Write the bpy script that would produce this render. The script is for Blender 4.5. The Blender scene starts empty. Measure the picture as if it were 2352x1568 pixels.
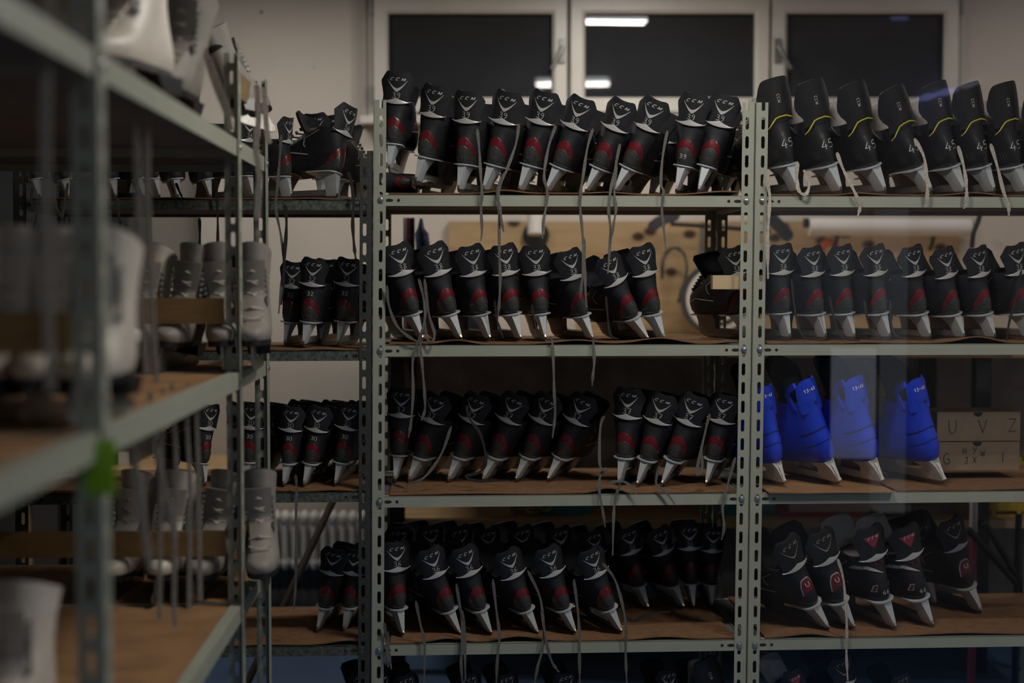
import bpy, bmesh, math, random
from mathutils import Vector, Matrix
random.seed(7)
C = bpy.context.scene.collection
D = bpy.data
PI = math.pi
W, H, F = 2352, 1568, 50.0 / 36.0 * 2352
CAM = Vector((0, 0, 1.3))
PITCH = math.atan(144 / F)
TH = math.radians(3.2)            # the racks stand slightly turned to the view
U = Vector((math.cos(TH), math.sin(TH), 0))
N = Vector((-math.sin(TH), math.cos(TH), 0))
P0 = Vector((0, 3.74, 0))
YW = 5.65                          # back wall
LEAN = 0.0085

# ---------- measuring: a point of the photograph to a point of the room ----------
def ray(px, py):
    cx, cy = (px - W / 2) / F, (H / 2 - py) / F
    return Vector((cx, math.cos(PITCH) + cy * math.sin(PITCH), -math.sin(PITCH) + cy * math.cos(PITCH)))
def atd(px, py, d=0.0):
    r = ray(px, py); t = ((P0 - CAM).dot(N) + d) / r.dot(N)
    return CAM + r * t
def atY(px, py, Y):
    r = ray(px, py); return CAM + r * (Y / r.y)
def proj(p):
    v = p - CAM
    f = v.y * math.cos(PITCH) - v.z * math.sin(PITCH)
    u = v.y * math.sin(PITCH) + v.z * math.cos(PITCH)
    return W / 2 + F * v.x / f, H / 2 - F * u / f, F / f
def rp(s, d, z):
    return P0 + U * s + N * d + Vector((0, 0, z))
def sof(p): return (p - P0).dot(U)

# ---------- materials ----------
MATS = {}
def mat(name, col, rough=0.6, metal=0.0, var=0.12, scale=30.0, bump=0.0, spec=0.5, stretch=None, col2=None, emit=None, trans=0.0, coat=0.0, contrast=None, detail=4.0):
    m = D.materials.new(name); m.use_nodes = True
    nt = m.node_tree; b = nt.nodes['Principled BSDF']
    b.inputs['Roughness'].default_value = rough; b.inputs['Metallic'].default_value = metal
    b.inputs['Specular IOR Level'].default_value = spec
    if coat: b.inputs['Coat Weight'].default_value = coat; b.inputs['Coat Roughness'].default_value = 0.15
    if trans: b.inputs['Transmission Weight'].default_value = trans
    tc = nt.nodes.new('ShaderNodeTexCoord'); mp = nt.nodes.new('ShaderNodeMapping')
    nt.links.new(tc.outputs['Object'], mp.inputs['Vector'])
    if stretch: mp.inputs['Scale'].default_value = stretch
    no = nt.nodes.new('ShaderNodeTexNoise'); no.inputs['Scale'].default_value = scale; no.inputs['Detail'].default_value = detail
    nt.links.new(mp.outputs['Vector'], no.inputs['Vector'])
    cr = nt.nodes.new('ShaderNodeValToRGB')
    c2 = col2 or tuple(c * (1 + var) for c in col); c1 = col if col2 else tuple(c * (1 - var) for c in col)
    lo, hi = contrast or (0.3, 0.7)
    cr.color_ramp.elements[0].position = lo; cr.color_ramp.elements[1].position = hi
    cr.color_ramp.elements[0].color = (*c1, 1); cr.color_ramp.elements[1].color = (*c2, 1)
    nt.links.new(no.outputs['Fac'], cr.inputs['Fac']); nt.links.new(cr.outputs['Color'], b.inputs['Base Color'])
    if bump:
        bp = nt.nodes.new('ShaderNodeBump'); bp.inputs['Strength'].default_value = bump; bp.inputs['Distance'].default_value = 0.002
        nt.links.new(no.outputs['Fac'], bp.inputs['Height']); nt.links.new(bp.outputs['Normal'], b.inputs['Normal'])
    if emit:
        b.inputs['Emission Color'].default_value = (*emit[0], 1); b.inputs['Emission Strength'].default_value = emit[1]
    MATS[name] = m
    return m
mat('sage_paint', (.34, .36, .295), .45, 0, .05, 14, spec=.4)
mat('dark_galvanised', (.060, .066, .060), .5, .35, .3, 160, .1, contrast=(.35, .7))
mat('galvanised', (.10, .115, .10), .5, .25, .45, 110, .1, contrast=(.35, .7))
mat('zinc', (.55, .55, .52), .3, .9, .08, 60)
mat('slot_dark', (.012, .012, .014), .8)
mat('board_dark', (.13, .12, .115), .8, 0, .2, 20)
mat('felt_brown', (.165, .092, .050), .95, 0, .28, 40, .4, spec=.1, col2=(.23, .128, .070))
mat('fibreboard', (.30, .17, .085), .85, 0, .2, 9, .2, spec=.15)
mat('rail_wood', (.22, .135, .05), .6, 0, .2, 6, .1, stretch=(1, 1, 6))
mat('boot_black', (.0165, .0175, .0215), .6, 0, .2, 60, .15, spec=.34)
mat('boot_gloss', (.0155, .016, .017), .38, 0, .2, 40, .1, spec=.5)
mat('lining', (.021, .021, .024), .9, 0, .2, 80, .2, spec=.2)
mat('carbon', (.028, .030, .030), .32, 0, .9, 420, .25, col2=(.10, .10, .095), contrast=(.40, .85), detail=2)
mat('heel_red', (.125, .010, .016), .3, 0, .25, 200, .05, coat=.3)
mat('silver', (.62, .62, .60), .38, .35, .06, 90)
mat('silver_mark', (.55, .55, .53), .5, .2, .06, 90)
mat('gold_mark', (.50, .46, .26), .4, .5, .06, 90)
mat('maroon_mark', (.26, .035, .055), .45, 0, .1, 90)
mat('chalk', (.50, .53, .52), .8, 0, .25, 200, spec=.1)
mat('yellow_mark', (.62, .56, .03), .5, 0, .1, 90)
mat('holder', (.50, .54, .56), .38, .1, .10, 25, .05, coat=.15)
mat('holder_shade', (.15, .145, .14), .4, 0, .15, 25, coat=.1)  # darker copy for bridge and toe tower, their shadow put into the colour
mat('holder_grey', (.52, .51, .50), .4, 0, .15, 25, coat=.1)
mat('steel', (.30, .29, .27), .35, .9, .2, 60)
mat('felt_white', (.52, .49, .46), .95, 0, .15, 50, .3, spec=.1)
mat('lace_grey', (.135, .130, .120), .9, 0, .3, 300, .3, spec=.1)
mat('lace_cream', (.45, .41, .35), .9, 0, .3, 200, .3, spec=.1)
mat('lace_dark', (.035, .034, .034), .9, 0, .3, 300, .3, spec=.1)
mat('blue_shell', (.016, .055, .66), .3, 0, .1, 12, spec=.5)
mat('blue_dark', (.004, .010, .09), .5, 0, .1, 12)
mat('white_print', (.75, .75, .75), .6, 0, .05, 60)
mat('leather_white', (.60, .55, .48), .42, 0, .08, 18, .15)
mat('leather_grey', (.25, .23, .205), .6, 0, .12, 18, .2)
mat('sole_black', (.015, .015, .017), .4, 0, .2, 40)
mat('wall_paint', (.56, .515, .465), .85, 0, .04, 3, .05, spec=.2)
mat('wall_shade', (.36, .33, .30), .85, 0, .04, 3, .05, spec=.2)  # wall paint darkened; the recess's weaker light is put into this colour
mat('ceiling_paint', (.60, .58, .54), .9, 0, .03, 3)
mat('floor_blue', (.07, .13, .25), .5, 0, .15, 5, spec=.4)
mat('upvc', (.60, .575, .53), .4, 0, .03, 10)
mat('night_glass', (.030, .032, .036), .02, 0, .1, 4, spec=.5)
mat('handle_grey', (.20, .20, .19), .4, .5, .05, 30)
mat('gasket', (.02, .02, .02), .7)
mat('radiator_white', (.80, .79, .76), .45, 0, .04, 10)
mat('dark_brown', (.33, .29, .265), .8, 0, .3, 8, spec=.2)
mat('bench_wood', (.48, .32, .16), .6, 0, .2, 5, .1, stretch=(1, 8, 1))
mat('cardboard', (.26, .20, .145), .9, 0, .08, 20, .1, spec=.1)
mat('cardboard_tan', (.55, .42, .25), .9, 0, .1, 20, .1, spec=.1)
mat('pen', (.03, .03, .035), .8)
mat('paper', (.70, .67, .66), .85, 0, .04, 10)
mat('red_plastic', (.55, .014, .02), .35, 0, .1, 10)
mat('clear_lid', (.50, .42, .42), .3, 0, .08, 10)
mat('grey_plastic', (.05, .055, .06), .4, 0, .1, 10)
mat('lid_grey', (.42, .43, .40), .5, 0, .08, 10)
mat('teal_cloth', (.05, .24, .30), .8, 0, .3, 20, .4)
mat('yellow_plastic', (.48, .33, .02), .5, 0, .1, 10)
mat('black_metal', (.02, .02, .022), .45, .3, .2, 30)
mat('orange_plastic', (.60, .12, .03), .5, 0, .1, 10)
mat('white_plastic', (.62, .60, .57), .5, 0, .05, 10)
mat('green_tape', (.27, .52, .02), .5, 0, .05, 10)
mat('navy_cloth', (.02, .03, .07), .9, 0, .5, 40, .4)
mat('pole_red', (.32, .06, .09), .5, 0, .1, 10)
mat('net_green', (.16, .22, .07), .8, 0, .5, 30, .4, col2=(.45, .5, .3))
mat('stick_brown', (.045, .032, .024), .6, 0, .2, 20)
mat('twine', (.06, .055, .05), .9)
mat('tube_light', (.9, .9, .9), .5, emit=((.93, .97, 1.0), 7.0))
mat('lamp_body', (.7, .7, .7), .5)
mat('led_blue', (.5, .5, .9), .5, emit=((.35, .4, 1.0), 1.6))
mat('led_white', (.9, .9, .9), .5, emit=((.9, .95, 1.0), 8.0))
# plywood: long grain and a few round knots
def plywood():
    m = D.materials.new('plywood'); m.use_nodes = True; nt = m.node_tree; b = nt.nodes['Principled BSDF']
    b.inputs['Roughness'].default_value = .65
    tc = nt.nodes.new('ShaderNodeTexCoord'); mp = nt.nodes.new('ShaderNodeMapping'); mp.inputs['Scale'].default_value = (1, 1, 7)
    nt.links.new(tc.outputs['Object'], mp.inputs['Vector'])
    n1 = nt.nodes.new('ShaderNodeTexNoise'); n1.inputs['Scale'].default_value = 2.2; n1.inputs['Detail'].default_value = 8; n1.inputs['Distortion'].default_value = .8
    nt.links.new(mp.outputs['Vector'], n1.inputs['Vector'])
    r1 = nt.nodes.new('ShaderNodeValToRGB'); r1.color_ramp.elements[0].position = .3; r1.color_ramp.elements[1].position = .7
    r1.color_ramp.elements[0].color = (.29, .195, .10, 1); r1.color_ramp.elements[1].color = (.44, .315, .175, 1)
    nt.links.new(n1.outputs['Fac'], r1.inputs['Fac'])
    mp2 = nt.nodes.new('ShaderNodeMapping'); mp2.inputs['Scale'].default_value = (4.2, 1, 6.0); mp2.inputs['Location'].default_value = (.37, 0, .2)
    nt.links.new(tc.outputs['Object'], mp2.inputs['Vector'])
    v = nt.nodes.new('ShaderNodeTexVoronoi'); v.inputs['Scale'].default_value = 1.0; v.voronoi_dimensions = '2D'
    sp = nt.nodes.new('ShaderNodeSeparateXYZ'); cb = nt.nodes.new('ShaderNodeCombineXYZ')
    nt.links.new(mp2.outputs['Vector'], sp.inputs[0]); nt.links.new(sp.outputs['X'], cb.inputs['X']); nt.links.new(sp.outputs['Z'], cb.inputs['Y'])
    nt.links.new(cb.outputs[0], v.inputs['Vector'])
    r2 = nt.nodes.new('ShaderNodeValToRGB'); r2.color_ramp.elements[0].position = .07; r2.color_ramp.elements[1].position = .14
    r2.color_ramp.elements[0].color = (.10, .05, .025, 1); r2.color_ramp.elements[1].color = (1, 1, 1, 1)
    nt.links.new(v.outputs['Distance'], r2.inputs['Fac'])
    mx = nt.nodes.new('ShaderNodeMix'); mx.data_type = 'RGBA'; mx.blend_type = 'MULTIPLY'; mx.inputs['Factor'].default_value = 1
    nt.links.new(r1.outputs['Color'], mx.inputs['A']); nt.links.new(r2.outputs['Color'], mx.inputs['B'])
    nt.links.new(mx.outputs['Result'], b.inputs['Base Color'])
    MATS['plywood'] = m
plywood()

# ---------- mesh building ----------
class MB:
    def __init__(s): s.v = []; s.f = []; s.mi = []
    def add(s, vs, fs, mi=0):
        o = len(s.v); s.v += [tuple(p) for p in vs]; s.f += [tuple(i + o for i in f) for f in fs]; s.mi += [mi] * len(fs); return s
    def box(s, x0, x1, y0, y1, z0, z1, mi=0):
        vs = [(x, y, z) for z in (z0, z1) for y in (y0, y1) for x in (x0, x1)]
        return s.add(vs, [(0, 2, 3, 1), (4, 5, 7, 6), (0, 1, 5, 4), (2, 6, 7, 3), (0, 4, 6, 2), (1, 3, 7, 5)], mi)
    def loft(s, rings, cap0=True, cap1=True, mi=0, closed=True):
        n = len(rings[0]); vs = [p for r in rings for p in r]; fs = []
        for i in range(len(rings) - 1):
            for j in range(n if closed else n - 1):
                k = (j + 1) % n
                fs.append((i * n + j, i * n + k, (i + 1) * n + k, (i + 1) * n + j))
        if cap0: fs.append(tuple(range(n - 1, -1, -1)))
        if cap1: fs.append(tuple((len(rings) - 1) * n + j for j in range(n)))
        return s.add(vs, fs, mi)
    def tube(s, pts, r, n=10, mi=0, cap=True):
        pts = [Vector(p) for p in pts]; rings = []
        rr = r if isinstance(r, (list, tuple)) else [r] * len(pts)
        ref = None
        for i, p in enumerate(pts):
            t = (pts[min(i + 1, len(pts) - 1)] - pts[max(i - 1, 0)]).normalized()
            if ref is None: ref = Vector((0, 0, 1)) if abs(t.z) < .9 else Vector((1, 0, 0))
            a = (ref - t * ref.dot(t)).normalized(); b = t.cross(a); ref = a
            rings.append([p + (a * math.cos(2 * PI * k / n) + b * math.sin(2 * PI * k / n)) * rr[i] for k in range(n)])
        return s.loft(rings, cap, cap, mi)
    def prism(s, poly, a0, a1, axis='x', mi=0):
        def P(p, a): return (a, p[0], p[1]) if axis == 'x' else ((p[0], a, p[1]) if axis == 'y' else (p[0], p[1], a))
        return s.loft([[P(p, a0) for p in poly], [P(p, a1) for p in poly]], mi=mi)
    def ribbon(s, pts, w, nrm, th=.0012, mi=0):
        pts = [Vector(p) for p in pts]; nrm = Vector(nrm).normalized(); rings = []
        for i, p in enumerate(pts):
            t = (pts[min(i + 1, len(pts) - 1)] - pts[max(i - 1, 0)]).normalized()
            a = t.cross(nrm)
            a = a.normalized() if a.length > 1e-6 else Vector((1, 0, 0))
            ww = w[i] if isinstance(w, (list, tuple)) else w
            rings.append([p + a * ww / 2 + nrm * th / 2, p - a * ww / 2 + nrm * th / 2, p - a * ww / 2 - nrm * th / 2, p + a * ww / 2 - nrm * th / 2])
        return s.loft(rings, mi=mi)
    def mesh(s, name, mats, sharp=40):
        me = D.meshes.new(name); me.from_pydata(s.v, [], s.f); me.update()
        for m in (mats if isinstance(mats, (list, tuple)) else [mats]): me.materials.append(MATS[m])
        bm = bmesh.new(); bm.from_mesh(me)
        bm.faces.ensure_lookup_table()
        for f, k in zip(bm.faces, s.mi): f.material_index = k
        bmesh.ops.recalc_face_normals(bm, faces=bm.faces[:]); bm.to_mesh(me); bm.free()
        me.polygons.foreach_set('use_smooth', [True] * len(me.polygons))
        me.set_sharp_from_angle(angle=math.radians(sharp)); me.update()
        return me
def link(name, me, parent=None, M=None):
    o = D.objects.new(name, me); C.objects.link(o)
    if parent is not None: o.parent = parent
    if M is not None: o.matrix_world = M
    return o
def build(name, mb, mats, parent=None, sharp=40, loc=None):
    if loc is not None: mb.v = [tuple(Vector(p) - Vector(loc)) for p in mb.v]
    o = link(name, mb.mesh(name, mats, sharp), parent)
    if loc is not None: o.location = loc
    return o
def tag(o, label=None, cat=None, group=None, kind=None):
    if label: o['label'] = label
    if cat: o['category'] = cat
    if group: o['group'] = group
    if kind: o['kind'] = kind
    return o
def empty(name, M, label, cat, group=None):
    o = D.objects.new(name, None); C.objects.link(o); o.empty_display_size = .05
    o.matrix_world = M if isinstance(M, Matrix) else Matrix.Translation(M)
    o['M'] = [x for r in o.matrix_world for x in r]
    return tag(o, label, cat, group)
def wchild(name, mb, mats, root, M):
    """a part given in world coordinates, parented to its thing"""
    o = link(name, mb.mesh(name, mats), root)
    o.matrix_parent_inverse = M.inverted(); return o
def smooth(pts, k=4):
    """Catmull-Rom through 2-D or 3-D points"""
    out = []
    P = [Vector(p) for p in pts]
    for i in range(len(P) - 1):
        p0, p1, p2, p3 = P[max(i - 1, 0)], P[i], P[i + 1], P[min(i + 2, len(P) - 1)]
        for j in range(k):
            t = j / k
            out.append(.5 * ((2 * p1) + (p2 - p0) * t + (2 * p0 - 5 * p1 + 4 * p2 - p3) * t * t + (3 * p1 - p0 - 3 * p2 + p3) * t ** 3))
    out.append(P[-1]); return out
ORD = ['first', 'second', 'third', 'fourth', 'fifth', 'sixth', 'seventh', 'eighth', 'ninth', 'tenth', 'eleventh', 'twelfth', 'thirteenth', 'fourteenth']

# ---------- handwriting and lettering as strokes in a box 1 high ----------
GL = {
 '0': [[(.3, 1), (.08, .8), (.03, .45), (.12, .1), (.32, 0), (.52, .15), (.58, .55), (.5, .88), (.3, 1)]],
 '1': [[(.1, .75), (.35, 1), (.35, 0)]],
 '2': [[(.05, .8), (.25, 1), (.5, .9), (.5, .65), (.1, .05), (.6, .03)]],
 '3': [[(.08, .9), (.35, 1), (.52, .8), (.4, .58), (.2, .52), (.45, .48), (.56, .25), (.38, .02), (.05, .1)]],
 '4': [[(.4, 1), (.05, .3), (.6, .32)], [(.42, .6), (.38, -.05)]],
 '5': [[(.55, 1), (.15, .97), (.1, .55), (.4, .6), (.55, .35), (.4, .05), (.05, .05)]],
 '6': [[(.45, 1), (.15, .65), (.06, .25), (.25, 0), (.5, .12), (.48, .4), (.25, .48), (.08, .3)]],
 '7': [[(.0, .98), (.62, 1.0), (.28, -.05)], [(.28, .45), (.58, .48)]],
 '8': [[(.5, .85), (.28, 1), (.1, .8), (.3, .55), (.55, .25), (.32, 0), (.08, .2), (.35, .55), (.5, .85)]],
 '9': [[(.52, .85), (.28, 1), (.08, .75), (.2, .52), (.5, .62), (.52, .85), (.48, .3), (.25, -.05)]],
 '-': [[(.08, .5), (.5, .5)]],
 'C': [[(.72, .98), (.2, .98), (.05, .8), (.0, .2), (.1, .02), (.62, .02)]],
 'M': [[(.0, 0), (.06, 1.05), (.38, .12), (.78, 1.05), (.76, 0)]],
 'U': [[(.05, 1), (.08, .3), (.25, 0), (.48, .1), (.6, .5), (.58, 1)]],
 'V': [[(.0, 1), (.35, 0), (.65, 1)]],
 'Z': [[(.05, 1), (.6, 1), (.05, 0), (.62, .05)]],
 'G': [[(.55, .9), (.3, 1), (.08, .7), (.08, .25), (.3, 0), (.58, .1), (.58, .45), (.32, .45)]],
 'H': [[(.05, 1), (.08, 0)], [(.5, 1), (.52, 0)], [(.06, .5), (.5, .5)]],
 'Y': [[(.0, 1), (.3, .5)], [(.65, 1), (.1, -.05)]],
 'W': [[(.0, 1), (.2, 0), (.4, .8), (.6, 0), (.85, 1)]],
 'J': [[(.1, 1), (.6, 1)], [(.45, 1), (.42, .15), (.25, 0), (.05, .15)]],
 'X': [[(.0, 1), (.55, 0)], [(.6, 1), (.0, 0)]],
 'I': [[(.3, 1), (.3, 0)]],
}
def strokes(text, h, gap=.75, slant=0.0, center=True):
    out = []; wtot = (len(text) - 1) * gap + .6
    for i, ch in enumerate(text):
        for st in GL.get(ch, []):
            out.append([((x + i * gap - (wtot / 2 if center else 0) + slant * (y - .5)) * h, (y - .5) * h) for x, y in st])
    return out
def stroke_on(mb, poly, w, surf, off, mi=0, sub=2):
    """a flat stroke of width w laid on surf(u, z, off); sharp corners start a new stroke"""
    if not isinstance(w, (list, tuple)):
        for i in range(1, len(poly) - 1):
            ax, ay, bx, by = poly[i][0] - poly[i - 1][0], poly[i][1] - poly[i - 1][1], poly[i + 1][0] - poly[i][0], poly[i + 1][1] - poly[i][1]
            if ax * bx + ay * by < .1 * math.hypot(ax, ay) * math.hypot(bx, by):
                stroke_on(mb, poly[:i + 1], w, surf, off, mi, sub); stroke_on(mb, poly[i:], w, surf, off, mi, sub); return
    pts = []
    for a, b in zip(poly[:-1], poly[1:]):
        for k in range(sub): pts.append((a[0] + (b[0] - a[0]) * k / sub, a[1] + (b[1] - a[1]) * k / sub))
    pts.append(poly[-1]); vs = []; n = len(pts)
    for i, p in enumerate(pts):
        a, b = pts[max(i - 1, 0)], pts[min(i + 1, n - 1)]
        dx, dy = b[0] - a[0], b[1] - a[1]; l = math.hypot(dx, dy) or 1
        ww = w[min(i, len(w) - 1)] if isinstance(w, (list, tuple)) else w
        nx, ny = -dy / l * ww / 2, dx / l * ww / 2
        vs += [surf(p[0] + nx, p[1] + ny, off), surf(p[0] - nx, p[1] - ny, off)]
    mb.add(vs, [(2 * i, 2 * i + 1, 2 * i + 3, 2 * i + 2) for i in range(n - 1)], mi)
def patch_on(mb, rows, surf, off, mi=0, n=10):
    """rows: (z, u_left, u_right) or (z function); grid patch laid on surf"""
    vs = []; fs = []
    for z, a, b in rows:
        for k in range(n + 1): vs.append(surf(a + (b - a) * k / n, z, off))
    for i in range(len(rows) - 1):
        for k in range(n):
            q = i * (n + 1) + k; fs.append((q, q + 1, q + n + 2, q + n + 1))
    mb.add(vs, fs, mi)
# ---------- skates (local: x right, y towards the toe, z up, origin under the heel of the blade) ----------
def interp(tab, z):
    if z <= tab[0][0]: return tab[0][1:]
    for a, b in zip(tab[:-1], tab[1:]):
        if z <= b[0]:
            t = (z - a[0]) / (b[0] - a[0]); t = t * t * (3 - 2 * t) * .5 + t * .5
            return [p + (q - p) * t for p, q in zip(a[1:], b[1:])]
    return tab[-1][1:]
def outline_pt(sl, t, side, q=.75):
    yb, yf, wh, wf = sl
    c = math.cos(PI * t); y = (yb + yf) / 2 - (yf - yb) / 2 * c
    r = (y - yb) / (yf - yb); r = max(0, min(1, (r - .25) / .5)); r = r * r * (3 - 2 * r)
    w = wh + (wf - wh) * r
    return side * w * max(0, math.sin(PI * t)) ** q, y
HB = [(.078, .008, .250, .023, .039), (.090, .002, .262, .028, .043), (.110, .000, .265, .032, .044), (.130, .001, .256, .035, .043),
      (.145, .003, .236, .037, .041), (.157, .005, .195, .039, .040), (.172, .006, .162, .041, .039), (.186, .006, .142, .041, .037), (.194, .005, .134, .040, .035)]
BB = [(.068, .010, .250, .027, .038), (.080, .000, .265, .035, .044), (.105, -.004, .268, .040, .046), (.130, -.003, .262, .041, .046),
      (.150, .001, .235, .040, .045), (.165, .003, .190, .038, .043), (.185, .004, .160, .036, .040), (.215, .003, .145, .034, .038), (.235, .001, .135, .033, .035)]
FB = [(.066, .002, .232, .026, .036), (.076, -.003, .240, .030, .040), (.088, -.006, .238, .032, .041), (.098, -.006, .222, .032, .040), (.108, -.004, .196, .032, .038), (.122, .000, .166, .032, .036),
      (.150, .006, .136, .032, .034), (.175, .008, .118, .032, .032), (.205, .004, .116, .034, .034), (.240, -.006, .124, .038, .038), (.262, -.012, .130, .041, .041)]
def boot_mesh(tab, mats, nz=26, n=26, lid=1, tilt=None):
    mb = MB(); z0, z1 = tab[0][0], tab[-1][0]; rings = []
    for i in range(nz + 1):
        z = z0 + (z1 - z0) * (i / nz); sl = interp(tab, z); ring = []
        for k in range(2 * n):
            side = 1 if k < n else -1
            t = (k if k < n else 2 * n - k) / n
            x, y = outline_pt(sl, t, side); zz = z
            if tilt: zz = z + tilt(y, z)
            ring.append((x, y, zz))
        rings.append(ring)
    mb.loft(rings, True, False)
    top = rings[-1]; cx = sum(p[1] for p in top) / len(top)
    inner = [(p[0] * .86, cx + (p[1] - cx) * .86, p[2] + .001) for p in top]; deep = [(p[0] * .8, cx + (p[1] - cx) * .8, p[2] - .05) for p in top]
    mb.loft([top, inner, deep], False, True, lid)
    return mb.mesh('boot', mats, 50)
def bsurf(tab):
    def S(u, z, off=0):
        yb, yf, wh, wf = interp(tab, z); s = min(abs(u) / wh, .97)
        t = math.asin(s ** (1 / .75)) / PI
        y = (yb + yf) / 2 - (yf - yb) / 2 * math.cos(PI * t)
        return (u + off * u / wh, y - off * math.sqrt(max(.05, 1 - s * s)), z)
    return S
def sidesurf(tab, side):
    def S(t, z, off=0):
        x, y = outline_pt(interp(tab, z), t, side); return (x + side * off, y, z)
    return S
def guard(R, zb, ztop, hw, lean, y00, th=.010, name='tendon_guard'):
    def G(u, z, off=0):
        a = u / R
        return ((R + off) * math.sin(a), y00 - lean * max(0, z - zb) + R - (R + off) * math.cos(a), z)
    NU, NV = 16, 12; mb = MB()
    def grid(off):
        vs = []
        for j in range(NV + 1):
            v = j / NV
            for i in range(NU + 1):
                uu = -1 + 2 * i / NU; w = interp(hw, zb + v * (ztop(0) - zb))[0]
                z = zb + v * (ztop(uu) - zb); vs.append(G(uu * w, z, off))
        return vs
    a, b = grid(0), grid(-th); n = len(a); W1 = NU + 1; fs = []
    for j in range(NV):
        for i in range(NU):
            q = j * W1 + i
            fs += [(q, q + 1, q + W1 + 1, q + W1), (n + q, n + q + W1, n + q + W1 + 1, n + q + 1)]
    edge = [i for i in range(W1)] + [j * W1 + NU for j in range(1, NV + 1)] + [NV * W1 + i for i in range(NU - 1, -1, -1)] + [j * W1 for j in range(NV - 1, 0, -1)]
    for p, q in zip(edge, edge[1:] + edge[:1]): fs.append((q, p, n + p, n + q))
    mb.add(a + b, fs); return mb, G
def dome(z0, zt, hw, u0=0, pw=2.4, n=10, zb=None):
    rows = []
    for i in range(n + 1):
        z = z0 + (zt - z0) * i / n; w = hw * max(0, 1 - (i / n) ** pw) ** .5
        if i == n: w = .001
        rows.append((z, u0 - w, u0 + w))
    return rows
def holder_mesh(mats, wide=1.0, ztop=.074, rim=True):
    mb = MB()
    def tower(rows, mi=0):
        rings = []
        for z, yb, ym, yf, w in rows:
            w *= wide; b = w * .62
            rings.append([(-b, yb, z), (b, yb, z), (w, ym, z), (w, yf, z), (-w, yf, z), (-w, ym, z)])
        mb.loft(rings, mi=mi)
    k = ztop / .074
    tower([(.012, .0, .010, .034, .0035), (.022 * k, -.003, .008, .034, .0055), (.040 * k, .000, .016, .036, .0085), (.058 * k, .003, .022, .046, .012), (ztop, .006, .026, .064, .0155)])
    tower([(.014, .170, .19, .262, .0035), (.024 * k, .166, .19, .262, .0055), (.042 * k, .165, .19, .252, .009), (.058 * k, .160, .19, .245, .013), (ztop, .155, .19, .240, .0175)], 1)
    mb.box(-.0045 * wide, .0045 * wide, .03, .20, .014, .030, 1)
    if rim:
        def plate(y0, y1, w, z0, z1):
            out = []
            for i in range(9): a = PI + PI * i / 8; out.append((w * math.cos(a), y0 + w + w * math.sin(a)))
            out += [(w, y1), (-w, y1)]
            mb.loft([[(x, y, z0) for x, y in out], [(x, y, z1) for x, y in out]])
        plate(.000, .100, .0235, ztop, ztop + .0035); plate(.150, .245, .030, ztop, ztop + .0035)
    return mb.mesh('holder', [mats, 'holder_shade'], 25)
def blade_mesh():
    poly = [(-.006, .014), (.002, .004), (.03, .0005), (.12, 0), (.22, .001), (.255, .007), (.272, .020), (.266, .024), (.0, .024)]
    return MB().prism(poly, -.0018, .0018).mesh('blade', 'steel')
def tongue_mesh(name, m, top=.245, w=.036, th=.010, lean=.25):
    mb = MB(); rings = []
    for i in range(9):
        v = i / 8; z = .165 + (top - .165) * v; y = .132 + lean * (z - .165) - .03 * (1 - v) ** 2; ww = w * (.85 + .25 * v) * (1 if i < 8 else .8)
        front = [(-ww + 2 * ww * k / 6, y - .012 * (1 - (2 * k / 6 - 1) ** 2) * -1, z) for k in range(7)]
        back = [(x, yy - th, zz) for x, yy, zz in reversed(front)]
        rings.append(front + back)
    mb.loft(rings); return mb.mesh(name, m, 60)
def lacing_mesh(m):
    mb = MB()
    for i in range(6):
        z = .150 + .009 * i; y = .205 - .014 * i + .006
        mb.tube([(-.026, y, z), (0, y + .004, z + .008), (.026, y, z + .003)], .0022, 6)
        for s in (-1, 1): mb.tube([(s * .028, y - .004, z - .002), (s * .028, y - .001, z + .004)], .004, 8)
    return mb.mesh('lacing', m)
MEM = {}
GHW = [(.184, .038), (.198, .0345), (.212, .0345), (.232, .0385), (.250, .0435), (.262, .0455)]
def gtop(u):
    a = abs(u)
    if a < .54: return .2625 + .0045 * (a / .54) ** 2
    if a < .66: return .267 - .004 * ((a - .54) / .12) ** 2
    return .263 - .021 * ((a - .66) / .34)
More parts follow.
